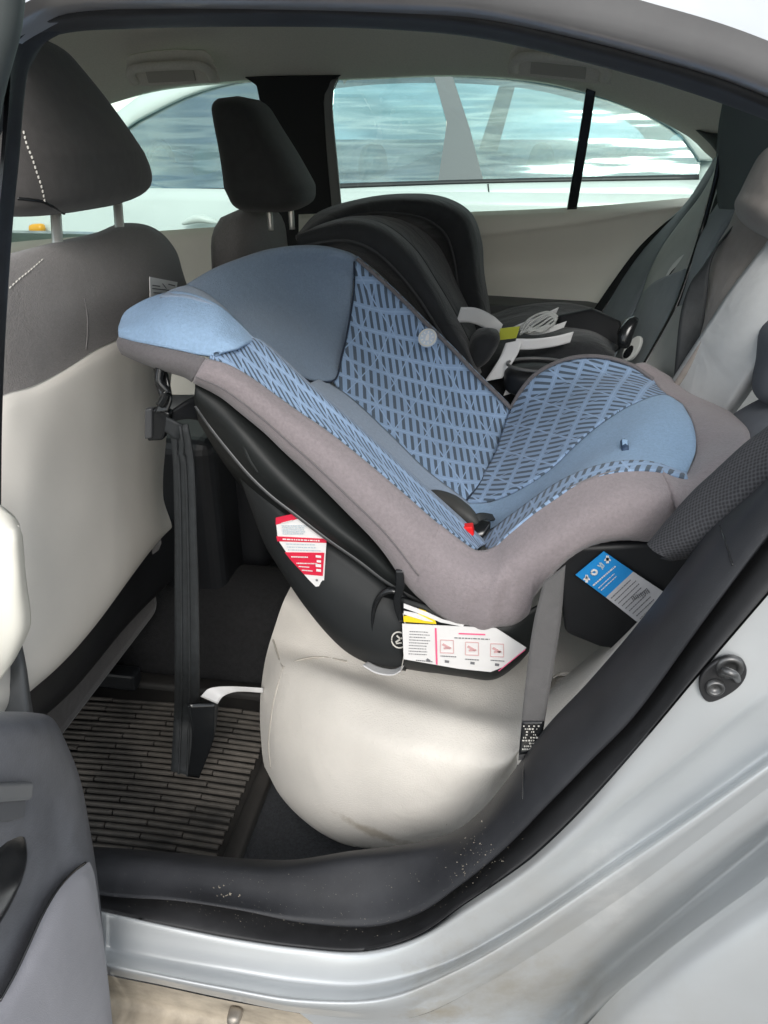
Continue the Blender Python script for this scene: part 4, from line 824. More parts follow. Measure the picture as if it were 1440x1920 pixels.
# patterned strip on top of the near side
ptT = [(404, 655, .285), (440, 640, .305), (480, 640, .325), (520, 672, .32), (560, 710, .315), (620, 762, .31), (700, 832, .31), (780, 905, .31), (850, 968, .31), (908, 1022, .31)]
ptM = [(398, 662, .275), (436, 660, .29), (478, 672, .30), (518, 700, .30), (562, 738, .298), (620, 785, .295), (695, 848, .293), (770, 915, .292), (838, 975, .292), (900, 1026, .295)]
ptB = [(392, 672, .268), (430, 686, .272), (472, 710, .275), (515, 740, .275), (560, 772, .275), (612, 806, .272), (685, 864, .27), (758, 926, .27), (825, 984, .27), (892, 1032, .275)]
ptI = [(x + 14, y + 6, Y + .05) for x, y, Y in ptT]
S_U = (P(700, 832, .3) - P(560, 710, .3)).normalized(); S_N = (P(700, 832, .31) - P(685, 864, .27)).normalized()
loft('near_print_strip', [PR(*ptI), PR(*ptT), PR(*ptM), PR(*ptB)], pat1, cs, 90, 20, .005, uv=(P(560, 710, .3), (P(620, 762, .31) - P(560, 710, .31)).normalized(), (P(560, 690, .31) - P(585, 745, .29)).normalized()))
# grey near side
nb1 = [(386, 674, .268), (428, 686, .268), (470, 710, .270), (513, 741, .270), (558, 773, .270), (610, 808, .267), (684, 866, .264), (757, 928, .263), (824, 986, .262), (892, 1036, .262)]
nb2 = [(376, 690, .258), (422, 706, .254), (466, 733, .252), (512, 768, .250), (552, 800, .248), (598, 838, .244), (670, 900, .240), (742, 964, .238), (808, 1030, .236), (880, 1080, .235)]
nb3 = [(366, 706, .262), (416, 728, .256), (458, 758, .252), (502, 794, .250), (540, 828, .247), (588, 870, .243), (655, 934, .238), (722, 1000, .235), (785, 1080, .233), (860, 1135, .235)]
nb4 = [(364, 714, .285), (414, 740, .278), (452, 770, .272), (498, 808, .268), (535, 844, .264), (580, 885, .26), (645, 950, .255), (712, 1020, .252), (775, 1105, .25), (850, 1165, .25)]
nb5 = [(366, 716, .31), (416, 742, .31), (455, 772, .31), (500, 808, .31), (538, 844, .31), (583, 885, .31), (650, 950, .31), (716, 1018, .31), (778, 1100, .31), (850, 1160, .31)]
nsc = loft('near_side_cover', [PR(*nb1), PR(*nb2), PR(*nb3), PR(*nb4), PR(*nb5)], cs_gray, cs, 80, 30, .005)
# grey lower front part, from the V up to the right
g1 = [(824, 984, .262), (870, 1020, .260), (895, 1034, .262), (925, 1028, .265), (960, 996, .27), (1010, 955, .275), (1075, 912, .28), (1150, 885, .285), (1225, 884, .29), (1285, 900, .30)]
g2 = [(806, 1030, .236), (850, 1070, .228), (890, 1085, .225), (930, 1078, .225), (980, 1040, .23), (1035, 1000, .235), (1100, 960, .24), (1165, 935, .245), (1230, 930, .25), (1285, 935, .27)]
g3 = [(785, 1078, .233), (830, 1118, .224), (880, 1138, .22), (930, 1130, .22), (975, 1095, .222), (1015, 1055, .225), (1070, 1018, .23), (1140, 990, .235), (1200, 984, .24), (1255, 985, .26)]
g4 = [(778, 1100, .245), (822, 1148, .238), (880, 1172, .232), (935, 1172, .232), (985, 1150, .232), (1000, 1110, .232), (1055, 1050, .236), (1105, 1018, .24), (1165, 1006, .245), (1235, 1010, .26)]
g5 = [(780, 1100, .30), (824, 1144, .30), (880, 1168, .30), (934, 1166, .30), (982, 1146, .30), (1002, 1112, .30), (1056, 1054, .30), (1106, 1022, .30), (1166, 1010, .30), (1236, 1014, .30)]
def pucker(u, v):   # gathered folds below the V and along the elastic hem
    a = math.exp(-((u - .27) / .13) ** 2) * math.sin(u * 58 + 1.5 * v) * .0030 * min(1, v * 1.6)
    b = math.exp(-((u - .50) / .07) ** 2) * math.sin(u * 150) * .0022 * max(0, v - .35)
    h = .0012 * math.sin(u * 210) * max(0, (v - .72)) * 3 * (u > .5)
    return V(0, a + b + h, 0)
fl = loft('front_lower_cover', [PR(*g1), PR(*g2), PR(*g3), PR(*g4), PR(*g5)], cs_gray, cs, 110, 36, .005, disp=pucker)
# far wall (back) print
fr_ = [(667, 487, .73), (700, 516, .735), (740, 552, .74), (790, 602, .74), (845, 656, .74), (895, 708, .735), (930, 742, .73), (956, 768, .72)]
f1_ = [(664, 540, .73), (692, 568, .732), (730, 605, .733), (776, 652, .73), (828, 704, .725), (876, 752, .715), (914, 786, .70), (945, 812, .69)]
f2_ = [(654, 610, .69), (682, 645, .69), (716, 682, .685), (758, 724, .675), (805, 775, .66), (852, 820, .64), (892, 850, .62), (925, 868, .61)]
f3_ = [(640, 672, .62), (665, 708, .61), (698, 744, .60), (738, 785, .59), (780, 832, .57), (825, 874, .55), (862, 900, .54), (895, 912, .53)]
f4_ = [(626, 716, .565), (650, 745, .555), (682, 775, .55), (720, 812, .545), (760, 852, .53), (800, 890, .515), (838, 922, .505), (872, 944, .50)]
bo = [(x + 4, y - 2, Y + .05) for x, y, Y in fr_]
BU = V(1, 0, 0); BV = (P(800, 560, .74) - P(790, 840, .57)).normalized()
bu = (P(880, 660, .70) - P(700, 655, .70)).normalized()
loft('back_print_panel', [PR(*bo), PR(*fr_), PR(*f1_), PR(*f2_), PR(*f3_), PR(*f4_)], pat1, cs, 70, 60, .006, uv=(P(790, 700, .66), bu, BV))
seam('piping', [P(x + 2, y - 2, Y - .012) for x, y, Y in fr_], .0035, cs_gray_dark, cs)
seam('piping', PR((664, 490, .722), (664, 540, .720), (654, 610, .68), (640, 672, .61), (628, 712, .555), (600, 716, .528), (575, 712, .49), (520, 682, .42), (470, 655, .375)), .0016, M('seam_navy', (.02, .03, .05), .9), cs)
# solid lower back strip
loft('back_centre_strip', [PR((600, 712, .55), (650, 742, .55), (720, 806, .538), (800, 884, .51), (872, 940, .495), (905, 975, .47)),
                           PR((585, 718, .47), (630, 760, .47), (700, 822, .46), (778, 898, .45), (845, 955, .44), (905, 1000, .42)),
                           PR((560, 730, .40), (600, 775, .39), (680, 845, .38), (760, 915, .37), (830, 975, .37), (900, 1030, .36))], cs_mid, cs, 60, 16, .005)
# seat pan far print
p0 = [(958, 768, .72), (975, 738, .72), (1000, 708, .72), (1040, 684, .72), (1085, 672, .72), (1135, 673, .715), (1185, 688, .70), (1225, 715, .68)]
p1 = [(948, 800, .68), (972, 780, .68), (1000, 752, .68), (1045, 725, .68), (1090, 708, .68), (1135, 702, .68), (1190, 708, .67), (1234, 726, .66)]
p2 = [(925, 862, .60), (955, 850, .59), (995, 828, .58), (1040, 800, .58), (1090, 770, .58), (1140, 745, .59), (1195, 732, .61), (1245, 736, .63)]
p3 = [(872, 944, .50), (920, 940, .485), (980, 915, .475), (1035, 878, .475), (1090, 825, .50), (1140, 785, .53), (1195, 755, .565), (1250, 745, .60)]
p00 = [(x + 2, y + 6, Y + .05) for x, y, Y in p0]
pu = (P(1110, 700, .68) - P(1050, 850, .53)).normalized(); pv = (P(1150, 815, .56) - P(990, 800, .60)).normalized()
loft('pan_print_panel', [PR(*p00), PR(*p0), PR(*p1), PR(*p2), PR(*p3)], pat1, cs, 60, 50, .006, uv=(P(1000, 800, .6), pu, pv))
seam('piping', PR(*[(x, y - 3, Y - .01) for x, y, Y in p0]), .0035, cs_gray_dark, cs)
seam('piping', PR((958, 768, .705), (948, 815, .67), (925, 865, .60), (895, 912, .53), (870, 944, .493)), .0018, M('seam_navy2', (.02, .03, .05), .9), cs)
# light blue centre of the pan
q0 = [(868, 946, .497), (920, 944, .482), (980, 919, .472), (1035, 882, .472), (1090, 829, .495), (1140, 789, .525), (1195, 757, .56), (1245, 742, .59), (1278, 760, .58)]
q1 = [(885, 975, .45), (925, 968, .43), (975, 945, .42), (1030, 908, .41), (1095, 862, .42), (1150, 825, .44), (1205, 795, .46), (1258, 782, .48), (1298, 800, .47)]
q2 = [(900, 1000, .41), (930, 988, .39), (970, 962, .37), (1025, 925, .36), (1090, 885, .35), (1150, 858, .36), (1210, 845, .37), (1262, 842, .38), (1303, 848, .38)]
q3 = [(908, 1020, .37), (940, 998, .35), (975, 968, .34), (1028, 930, .33), (1090, 892, .32), (1155, 872, .32), (1215, 872, .32), (1262, 882, .32), (1284, 892, .33)]
loft('pan_centre', [PR(*q0), PR(*q1), PR(*q2), PR(*q3)], cs_light, cs, 60, 36, .005)
tube('strap_slot', PR((1170, 828, .395), (1173, 846, .372)), .005, M('slot_navy', (.04, .07, .13), .7), cs, 8, 8)
ribbon('slot_flap', PR((1166, 824, .388), (1168, 850, .372)), PR((1176, 824, .388), (1178, 850, .372)), cs_light, cs, 8, .003)
# near print strip of the pan
s0 = [(905, 1014, .345), (935, 986, .34), (975, 956, .33), (1028, 918, .32), (1088, 886, .315), (1155, 868, .31), (1220, 868, .31), (1286, 890, .315)]
s1 = [(912, 1028, .30), (942, 1005, .295), (985, 972, .29), (1035, 936, .285), (1092, 904, .285), (1155, 885, .285), (1222, 880, .29), (1287, 896, .30)]
s2 = [(925, 1034, .262), (958, 1000, .265), (1008, 958, .27), (1050, 928, .273), (1098, 906, .278), (1155, 888, .28), (1222, 884, .285), (1288, 902, .295)]
loft('pan_print_strip', [PR(*s0), PR(*s1), PR(*s2)], pat1, cs, 60, 12, .005, uv=(P(1000, 950, .3), V(.9, 0, .43).normalized(), V(.3, .8, .5).normalized()))
# grey front end at the right
loft('front_end_cover', [PR((1190, 684, .71), (1222, 712, .68), (1244, 737, .62), (1275, 757, .59), (1298, 795, .49), (1305, 845, .40), (1298, 875, .35), (1284, 895, .32), (1240, 884, .29)),
                         PR((1205, 682, .72), (1245, 708, .70), (1280, 735, .66), (1318, 758, .60), (1342, 790, .50), (1345, 835, .40), (1330, 870, .33), (1305, 905, .29), (1262, 930, .255)),
                         PR((1215, 686, .74), (1260, 712, .73), (1300, 740, .70), (1360, 770, .62), (1392, 798, .52), (1396, 830, .40), (1368, 870, .33), (1325, 930, .28), (1275, 975, .25)),
                         PR((1215, 700, .76), (1262, 730, .76), (1305, 765, .74), (1365, 790, .68), (1394, 815, .58), (1396, 845, .45), (1370, 885, .38), (1325, 950, .33), (1262, 1010, .28))], cs_gray, cs, 70, 30, .005)
c = P(1368, 800, .50); blob('snap', [(c + V(0, -.004, 0), V(.004, 0, 0), V(0, 0, .004)), (c + V(0, .004, 0), V(.005, 0, 0), V(0, 0, .005))], M('snap_metal', (.5, .5, .52), .3, .8), cs, 12, 6)
# seam lines on the grey cover
seam('piping', [P(x, y, Y - .0045) for x, y, Y in nb3[:9]], .0010, cs_gray_dark, cs)
p = spline([P(x, y - 6, Y - .006) for x, y, Y in g4[4:]], 70); bm = bmesh.new()
for i in range(0, 69):
    d = p[i+1] - p[i]; add_box(bm, p[i] + V(0, 0, .003), d * .28, V(0, .0012, 0), V(.0006, 0, .0040))
mesh_obj('hem_stitching', bm, cs_gray_dark, cs, False)
q_ = on(fl, [(985, 990), (1040, 994), (1090, 1004), (1130, 1008)], .0002)
if len(q_) > 2: seam('cover_seam', q_, .0011, cs_gray_dark, cs)
q_ = on(nsc, [(384, 690), (375, 705), (366, 722)], .0002)
if len(q_) > 2: seam('cover_seam', q_, .0012, cs_gray_dark, cs)
for o_, path in ((nsc, [(400, 692), (440, 704), (490, 738), (540, 775), (600, 822), (680, 890), (760, 962), (830, 1030), (880, 1058)]),):
    q_ = on(o_, path, .0004)
    if len(q_) > 2: dashes(q_, 70, .00055, cs_gray_dark, cs, 'stitch_line')
# logo button on the back panel
lc = P(802, 634, .70); ln_ = V(-.15, -.75, .5).normalized(); la = ln_.cross(V(0, 0, 1)).normalized(); lb = la.cross(ln_)
def disc(name, c, r, mat, parent, h=.001):
    o = slab(name, [c + la * r * math.cos(2*math.pi*i/32) + lb * r * math.sin(2*math.pi*i/32) for i in range(32)], ln_ * h, mat, parent); return o
bt = disc('round_patch', lc, .0165, M('patch_pale', (.50, .57, .66), .5, bump=(300, .4, .001)), cs, .002)
tube('patch_ring', [lc + ln_ * .003 + la * .0145 * math.cos(2*math.pi*i/16) + lb * .0145 * math.sin(2*math.pi*i/16) for i in range(16)], .0012, thread, bt, 32, 6, closed=True)
bm = bmesh.new()
for i in range(9):
    a = 2*math.pi*i/9 + .2; add_box(bm, lc + ln_ * .003 + la * .0095 * math.cos(a) + lb * .0095 * math.sin(a), (la * math.cos(a) + lb * math.sin(a)) * .0018, (lb * math.cos(a) - la * math.sin(a)) * .0010, ln_ * .0004)
add_box(bm, lc + ln_ * .003 - lb * .001, la * .0028, lb * .0042, ln_ * .0005); add_box(bm, lc + ln_ * .003 + lb * .0045, la * .0018, lb * .0018, ln_ * .0006)
mesh_obj('patch_emblem', bm, whitem, bt, False)
# harness and buckle in the bight
blob('buckle', [(P(905, 1018, .36), V(.014, 0, 0), V(0, .012, 0)), (P(895, 996, .36), V(.018, 0, 0), V(0, .014, 0)), (P(905, 975, .37), V(.014, 0, .004), V(0, .012, 0))], gloss, cs, 20, 12)
slab('release_button', PR((862, 990, .300), (886, 988, .300), (889, 1004, .300), (876, 1012, .300)), V(0, .014, 0), redb, cs, .0015)
blob('crotch_pad', [(P(800, 925, .41), V(.004, 0, .010), V(0, .012, 0)), (P(835, 945, .40), V(.004, 0, .016), V(0, .02, 0)), (P(875, 966, .38), V(.004, 0, .012), V(0, .018, 0)), (P(900, 985, .37), V(.003, 0, .008), V(0, .012, 0))], M('olive_black_pad', (.045, .045, .042), .6), cs, 24, 20)
ribbon('harness_strap', PR((880, 968, .375), (900, 962, .38), (922, 965, .40)), PR((884, 985, .365), (905, 980, .37), (928, 975, .39)), webm, cs, 16, .003)
ribbon('harness_strap', PR((900, 1000, .35), (925, 990, .36), (945, 975, .38)), PR((910, 1015, .345), (932, 1000, .35), (950, 985, .37)), webm, cs, 16, .003)
# plastic shell
sh0 = [(366, 716, .30), (416, 742, .30), (455, 772, .30), (500, 808, .30), (538, 844, .30), (583, 885, .30), (650, 950, .30), (716, 1018, .30), (765, 1085, .30), (850, 1150, .30)]
sh1 = [(366, 735, .29), (405, 770, .285), (445, 808, .275), (482, 850, .268), (520, 890, .262), (568, 935, .258), (630, 990, .255), (690, 1035, .255), (740, 1080, .26), (830, 1130, .28)]
sh2 = [(368, 760, .31), (395, 800, .31), (430, 845, .30), (468, 890, .29), (510, 930, .282), (560, 968, .275), (615, 1010, .272), (672, 1050, .272), (725, 1090, .275), (810, 1140, .29)]
sh3 = [(375, 790, .36), (400, 830, .36), (432, 872, .35), (470, 912, .34), (515, 950, .33), (565, 985, .32), (620, 1020, .31), (672, 1056, .30), (722, 1095, .30), (810, 1150, .31)]
sh4 = [(385, 800, .55), (410, 850, .55), (445, 900, .55), (480, 940, .55), (530, 980, .55), (575, 1010, .55), (640, 1050, .55), (690, 1080, .55), (740, 1110, .55), (820, 1160, .5)]
shell_m = M('shell_black', (.012, .014, .014), .5, spec=.3, var=(9, .25), bump=(900, .3, .0005))
loft('shell', [PR(*sh0), PR(*sh1), PR(*sh2), PR(*sh3), PR(*sh4)], shell_m, cs, 80, 40, .004)
seam('shell_rib', PR((455, 795, .285), (458, 830, .275), (468, 860, .272), (485, 885, .272)), .004, shell_m, cs)
seam('shell_edge', [P(x, y, Y - .004) for x, y, Y in sh2], .0035, M('edge_grey', (.06, .062, .064), .35), cs)
# base
b0 = [(440, 870, .36), (470, 905, .335), (515, 945, .31), (565, 985, .30), (620, 1020, .295), (670, 1056, .29), (720, 1095, .285), (757, 1130, .28)]
b1 = [(455, 905, .35), (484, 950, .325), (522, 1000, .30), (568, 1050, .285), (620, 1100, .275), (665, 1135, .268), (710, 1160, .262), (756, 1175, .258)]
b2 = [(468, 940, .36), (496, 1010, .335), (530, 1062, .31), (572, 1120, .295), (615, 1170, .28), (655, 1205, .272), (705, 1228, .265), (757, 1238, .26)]
b3 = [(474, 950, .40), (500, 1020, .38), (534, 1075, .37), (575, 1135, .36), (620, 1188, .35), (660, 1222, .345), (710, 1244, .34), (762, 1252, .33)]
b4 = [(480, 960, .62), (510, 1000, .62), (540, 1040, .62), (580, 1080, .62), (620, 1110, .62), (660, 1130, .62), (710, 1150, .62), (760, 1160, .62)]
base = loft('base', [PR(*b0), PR(*b1), PR(*b2), PR(*b3), PR(*b4)], M('base_charcoal', (.018, .020, .021), .6, spec=.3, var=(7, .2), bump=(900, .35, .0006)), cs, 60, 40, .004)
# recline dial in the base
dcn = P(735, 1165, .262); rows = []
for rx, rz, dy in ((.030, .052, .004), (.028, .050, -.004), (.024, .045, -.002), (.021, .041, .012), (.001, .001, .014)):
    rows.append([dcn + V(rx * math.cos(2*math.pi*i/32), dy, rz * math.sin(2*math.pi*i/32)) for i in range(32)])
mesh_obj('recline_recess', grid_bm(rows, True), gloss, base)
tube('emblem', [P(748, 1200, .250) + V(.010 * math.cos(2*math.pi*i/10), 0, .013 * math.sin(2*math.pi*i/10)) for i in range(10)], .0011, thread, base, 24, 6, closed=True)
bm = bmesh.new(); ec = P(748, 1200, .249); add_box(bm, ec, V(.0045, 0, .004), V(0, .0006, 0), V(-.0006, 0, .0008)); add_box(bm, ec + V(0, 0, .004), V(.003, 0, -.003), V(0, .0006, 0), V(.0006, 0, .0008)); add_box(bm, ec - V(0, 0, .005), V(.004, 0, .001), V(0, .0006, 0), V(0, 0, .0008))
mesh_obj('emblem', bm, thread, base, False)
# small toggle strap at the dial
ribbon('toggle', PR((742, 1068, .238), (742, 1100, .235), (738, 1130, .238), (748, 1165, .24)), PR((756, 1068, .238), (758, 1100, .235), (752, 1130, .238), (756, 1165, .24)), gloss, base, 20, .003)
# front part of the base with the white label
fb = loft('base_foot', [PR((752, 1120, .255), (800, 1135, .25), (870, 1165, .25), (940, 1165, .25), (1000, 1140, .26), (1040, 1120, .28)),
                   PR((754, 1180, .250), (800, 1180, .245), (870, 1180, .242), (940, 1180, .24), (985, 1185, .25), (1020, 1170, .28)),
                   PR((758, 1238, .25), (800, 1246, .245), (870, 1258, .242), (925, 1264, .24), (970, 1238, .25), (1000, 1205, .28)),
                   PR((762, 1252, .33), (800, 1258, .33), (870, 1264, .33), (925, 1266, .33), (970, 1240, .33), (1000, 1210, .34))], shell_m, cs, 40, 24, .004)
# -- labels: outline plus printed marks
def label(name, pts, Y, mat, parent, depth=.0012):
    return slab(name, [P(x, y, Y) for x, y in pts], V(0, depth, 0), mat, parent)
def marks(name, boxes, Y, mat, parent):
    bm = bmesh.new()
    for (xa, ya, xb, yb, th) in boxes:
        a, b = P(xa, ya, Y), P(xb, yb, Y); d = (b - a) / 2; n = V(-d.z, 0, d.x).normalized() * th
        add_box(bm, (a + b) / 2, d, V(0, .0003, 0), n)
    return mesh_obj(name, bm, mat, parent, False)
def textlines(x0, y0, x1, y1, x0b, y0b, nl, th, fill=.75, gap=.15):
    """rows of short word-like strokes inside the quad: (x0,y0)->(x1,y1) is a line, (x0b,y0b) the last line's start"""
    out = []
    for i in range(nl):
        t = i / max(nl - 1, 1); ox, oy = (x0b - x0) * t, (y0b - y0) * t; s = 0
        end = random.uniform(fill, 1)
        while s < end:
            e = min(s + random.uniform(.02, .10), end)
            out.append((x0 + ox + (x1 - x0) * s, y0 + oy + (y1 - y0) * s, x0 + ox + (x1 - x0) * e, y0 + oy + (y1 - y0) * e, th)); s = e + .022
    return out
# red and white warning label on the base
YL = .2755
lw = label('warning_label', [(517, 975), (556, 966), (612, 1014), (607, 1098), (592, 1100), (578, 1086), (545, 1048), (521, 1012)], YL, whitem, cs)
label('red_band', [(517, 971), (553, 963), (562, 972), (517, 984)], YL - .0012, redm, lw); label('red_band', [(518, 1006), (612, 1011), (612, 1018), (520, 1015)], YL - .0012, redm, lw)
label('red_band', [(534, 1036), (608, 1037), (605, 1080), (570, 1077), (545, 1050)], YL - .0012, redm, lw)
marks('label_print', textlines(528, 986, 580, 986, 530, 1001, 5, .0005) + textlines(536, 1020, 600, 1022, 540, 1031, 3, .0005), YL - .0022, inkpale, lw)
for q_ in (textlines(528, 981, 552, 975, 528, 981, 1, .0007), textlines(530, 1011, 600, 1014, 530, 1011, 1, .0008), textlines(546, 1044, 586, 1045, 556, 1056, 2, .0008), textlines(560, 1062, 584, 1064, 566, 1069, 2, .0007),
           [(592, 1043, 602, 1044, .0016)], [(594, 1052, 602, 1053, .0016)], [(592, 1060, 602, 1061, .0022)], [(593, 1069, 602, 1070, .0018)]):
    marks('label_print', q_, YL - .0024, whitem, lw)
marks('label_print', [(592, 1088, 596, 1088, .0014)], YL - .0022, inkm, lw)
# white instruction label
YF = .2285
lf = label('instruction_label', [(754, 1170), (800, 1172), (930, 1178), (987, 1215), (945, 1250), (920, 1260), (860, 1254), (757, 1236)], YF, whitem, cs)
marks('red_rule', [(817, 1178, 819, 1246, .0011)], YF - .001, pinkl, lf)
marks('red_rule', [(860, 1188, 910, 1190, .0009)], YF - .001, pinkl, lf); marks('red_rule', [(935, 1258, 985, 1218, .0005)], YF - .001, pinkl, lf)
for q_ in (textlines(768, 1184, 808, 1186, 766, 1226, 9, .0004), textlines(852, 1196, 922, 1199, 852, 1196, 1, .0006), textlines(780, 1238, 812, 1241, 780, 1238, 1, .0006)):
    marks('label_print', q_, YF - .001, inkm, lf)
ic = []
for cx, cy in ((838, 1212), (885, 1216), (932, 1219)):
    ic += [(cx - 12, cy - 12, cx + 12, cy - 11, .0004), (cx - 12, cy + 12, cx + 12, cy + 13, .0004), (cx - 12, cy - 12, cx - 12.5, cy + 12, .0004), (cx + 12, cy - 11, cx + 12.5, cy + 13, .0004), (cx - 8, cy - 4, cx + 6, cy + 4, .0016), (cx - 6, cy + 4, cx + 8, cy + 3, .0012)]
dr_m = M('drawing_red', (.62, .36, .36), .7)
for q_ in (0, 6, 12): marks('label_drawing', ic[q_:q_ + 6], YF - .001, dr_m, lf)
for q_ in (textlines(826, 1230, 858, 1232, 826, 1230, 1, .0006), textlines(872, 1236, 902, 1238, 872, 1236, 1, .0006), textlines(920, 1238, 948, 1240, 920, 1240, 1, .0006),
           [(834, 1240, 842, 1241, .0018)], [(882, 1243, 890, 1244, .0018)], [(928, 1246, 936, 1247, .0018)], [(800, 1236, 806, 1240, .0018)]):
    marks('label_print', q_, YF - .001, inkm, lf)
# yellow and striped stickers just above
label('yellow_label', [(756, 1156), (788, 1150), (815, 1160), (818, 1170), (757, 1166)], .2300, yel, fb); label('yellow_label', [(785, 1142), (798, 1146), (815, 1160), (806, 1162)], .2295, yel, fb)
for q in (((757, 1132), (800, 1148), (830, 1162), (870, 1172), (868, 1175), (826, 1167), (795, 1154), (757, 1140)), ((757, 1146), (780, 1150), (800, 1160), (812, 1166), (796, 1164), (757, 1152))):
    label('white_stripe', q, .2290, whitem, fb)
# right black box with the blue label
bx = slab('base_box', PR((1040, 1045, .27), (1060, 1025, .27), (1230, 1018, .27), (1300, 1045, .27), (1325, 1100, .27), (1230, 1195, .27), (1150, 1220, .27), (1125, 1216, .27), (1060, 1190, .27), (1050, 1120, .27)), V(0, .35, 0), darkpl, cs, .008)
YB = .262
lb_ = label('blue_label', [(1079, 1078), (1132, 1034), (1187, 1072), (1136, 1120)], YB, bluel, cs)
label('white_field', [(1136, 1120), (1187, 1072), (1250, 1114), (1202, 1172)], YB, greyl, lb_)
# printed marks: arrows, round icon, strap icon, text
def arrow(cx, cy, s):
    d = .5
    return [(cx, cy - s * 1.0, cx + .01, cy + s * 1.0, s * .00012 + .0008), (cx - s * .7, cy - s * .05, cx + s * .7, cy - s * .05 + .01, .0008), (cx - s * .45, cy - s * .35, cx + s * .45, cy - s * .35 + .01, .0009), (cx - s * .2, cy - s * .7, cx + s * .2, cy - s * .7 + .01, .0009), (cx - s * .9, cy + s * .2, cx + s * .9, cy + s * .2 + .01, .0008)]
marks('arrow_icon', arrow(1100, 1085, 7) + arrow(1139, 1049, 7), YB - .001, whitem, lb_)
tube('round_icon', [P(1114, 1073, YB - .001) + V(.0032 * math.cos(2*math.pi*i/10), 0, .0032 * math.sin(2*math.pi*i/10)) for i in range(10)], .0015, whitem, lb_, 20, 6, closed=True)
marks('strap_icon', [(1120, 1060, 1132, 1064, .0008), (1124, 1055, 1130, 1068, .0006), (1126, 1055, 1133, 1062, .0008)], YB - .001, inkpale, lb_)
marks('label_print', textlines(1112, 1098, 1156, 1060, 1112, 1098, 1, .0009, .95) + textlines(1122, 1103, 1160, 1068, 1127, 1107, 2, .0005), YB - .001, whitem, lb_)
marks('label_print', textlines(1146, 1122, 1186, 1084, 1200, 1160, 9, .0005), YB - .001, inkm, lb_)
bc = [(1184 + i * 3.3, 1120 - i * 1.6, 1188 + i * 3.3, 1126 - i * 1.6, .0004 + .0003 * (i % 2)) for i in range(10)]
marks('label_print', bc, YB - .0012, inkm, lb_)
# white tag hanging under the base
ribbon('care_tag', [P(680, 1248, .27), P(705, 1262, .262), P(735, 1266, .258), P(752, 1258, .256)], [P(690, 1240, .29), P(712, 1250, .285), P(738, 1254, .28), P(758, 1246, .27)], satin, cs, 20, .001)
tube('tag_string', PR((756, 1150, .236), (762, 1190, .230), (758, 1225, .232), (752, 1258, .25)), .0007, thread, cs, 16, 5)
# tether: top strap, hook and long hanging webbing with a folded end
ribbon('tether_loop', PR((288, 682, .32), (292, 720, .31), (300, 745, .305), (290, 775, .30)), PR((312, 690, .32), (318, 720, .31), (322, 750, .305), (315, 772, .30)), gloss, cs, 24, .004)
slab('tether_hook', PR((273, 770, .30), (300, 766, .30), (318, 775, .30), (314, 800, .30), (304, 826, .30), (276, 828, .30), (272, 800, .30)), V(0, .016, 0), gloss, cs, .003)
slab('hook_latch', PR((271, 768, .296), (284, 766, .296), (284, 822, .296), (270, 824, .296)), V(0, .010, 0), M('latch_grey', (.06, .062, .065), .35), cs, .002)
tube('tether_loop', PR((300, 690, .305), (298, 715, .30), (312, 735, .30), (300, 760, .298)), .006, gloss, cs, 24, 8)
ribbon('tether_band', PR((300, 775, .305), (330, 790, .30), (352, 800, .31)), PR((300, 800, .305), (325, 820, .30), (340, 830, .31)), webm, cs, 20, .004)
ribbon('tether_band', PR((315, 775, .32), (345, 755, .34), (372, 740, .36)), PR((318, 790, .32), (350, 785, .34), (380, 790, .36)), darkpl, cs, 20, .006)
botz = .205
TL = [P(318, 800, .305), P(324, 850, .305), P(326, 900, .305), P(328, 1000, .305), P(328, 1100, .305), P(328, 1250, .306), Z(326, 1350, .30), Z(321, 1446, .24)]
TR = [P(352, 795, .305), P(362, 850, .305), P(366, 900, .305), P(369, 1000, .305), P(372, 1100, .305), P(374, 1250, .306), Z(374, 1350, .30), Z(372, 1458, .24)]
tw = ribbon('tether_webbing', TL, TR, webm, cs, 60, .003)
for f in (.3, .62):
    seam('webbing_rib', [a * (1 - f) + b * f + V(.0, -.003, 0) for a, b in zip(TL, TR)], .0022, webm, tw)
ribbon('webbing_fold', [P(352, 1320, .325), P(360, 1380, .32), Z(352, 1455, .24)], [P(410, 1316, .35), P(402, 1380, .33), Z(374, 1458, .24)], gloss, tw, 20, .003)
ribbon('webbing_tag', [P(376, 1306, .325), P(392, 1291, .33), P(425, 1287, .35), P(494, 1290, .40)], [P(408, 1320, .33), P(418, 1306, .335), P(445, 1297, .365), P(494, 1299, .40)], satin, tw, 30, .001)
# paper label on the driver seat by the corner of the child seat
pt = [SP(281, 519, -.545), SP(333, 529, -.545), SP(330, 556, -.545), SP(292, 572, -.545), SP(282, 570, -.545)]
tg = slab('paper_tag', pt, V(-.001, 0, 0), M('tag_paper', (.88, .88, .87), .7), None); tag(tg, 'small white paper tag with grey print against the driver seat back', 'tag')
bm = bmesh.new()
for (xa, ya, xb, yb) in ((286, 535, 300, 537), (286, 541, 322, 545), (305, 532, 312, 541), (288, 549, 318, 551), (316, 533, 328, 536), (288, 556, 310, 557)):
    a, b = SP(xa, ya, -.543), SP(xb, yb, -.543); d = (b - a) / 2; add_box(bm, (a + b) / 2, d, V(.0003, 0, 0), V(0, 0, .0008))
mesh_obj('tag_print', bm, inkm, tg, False)

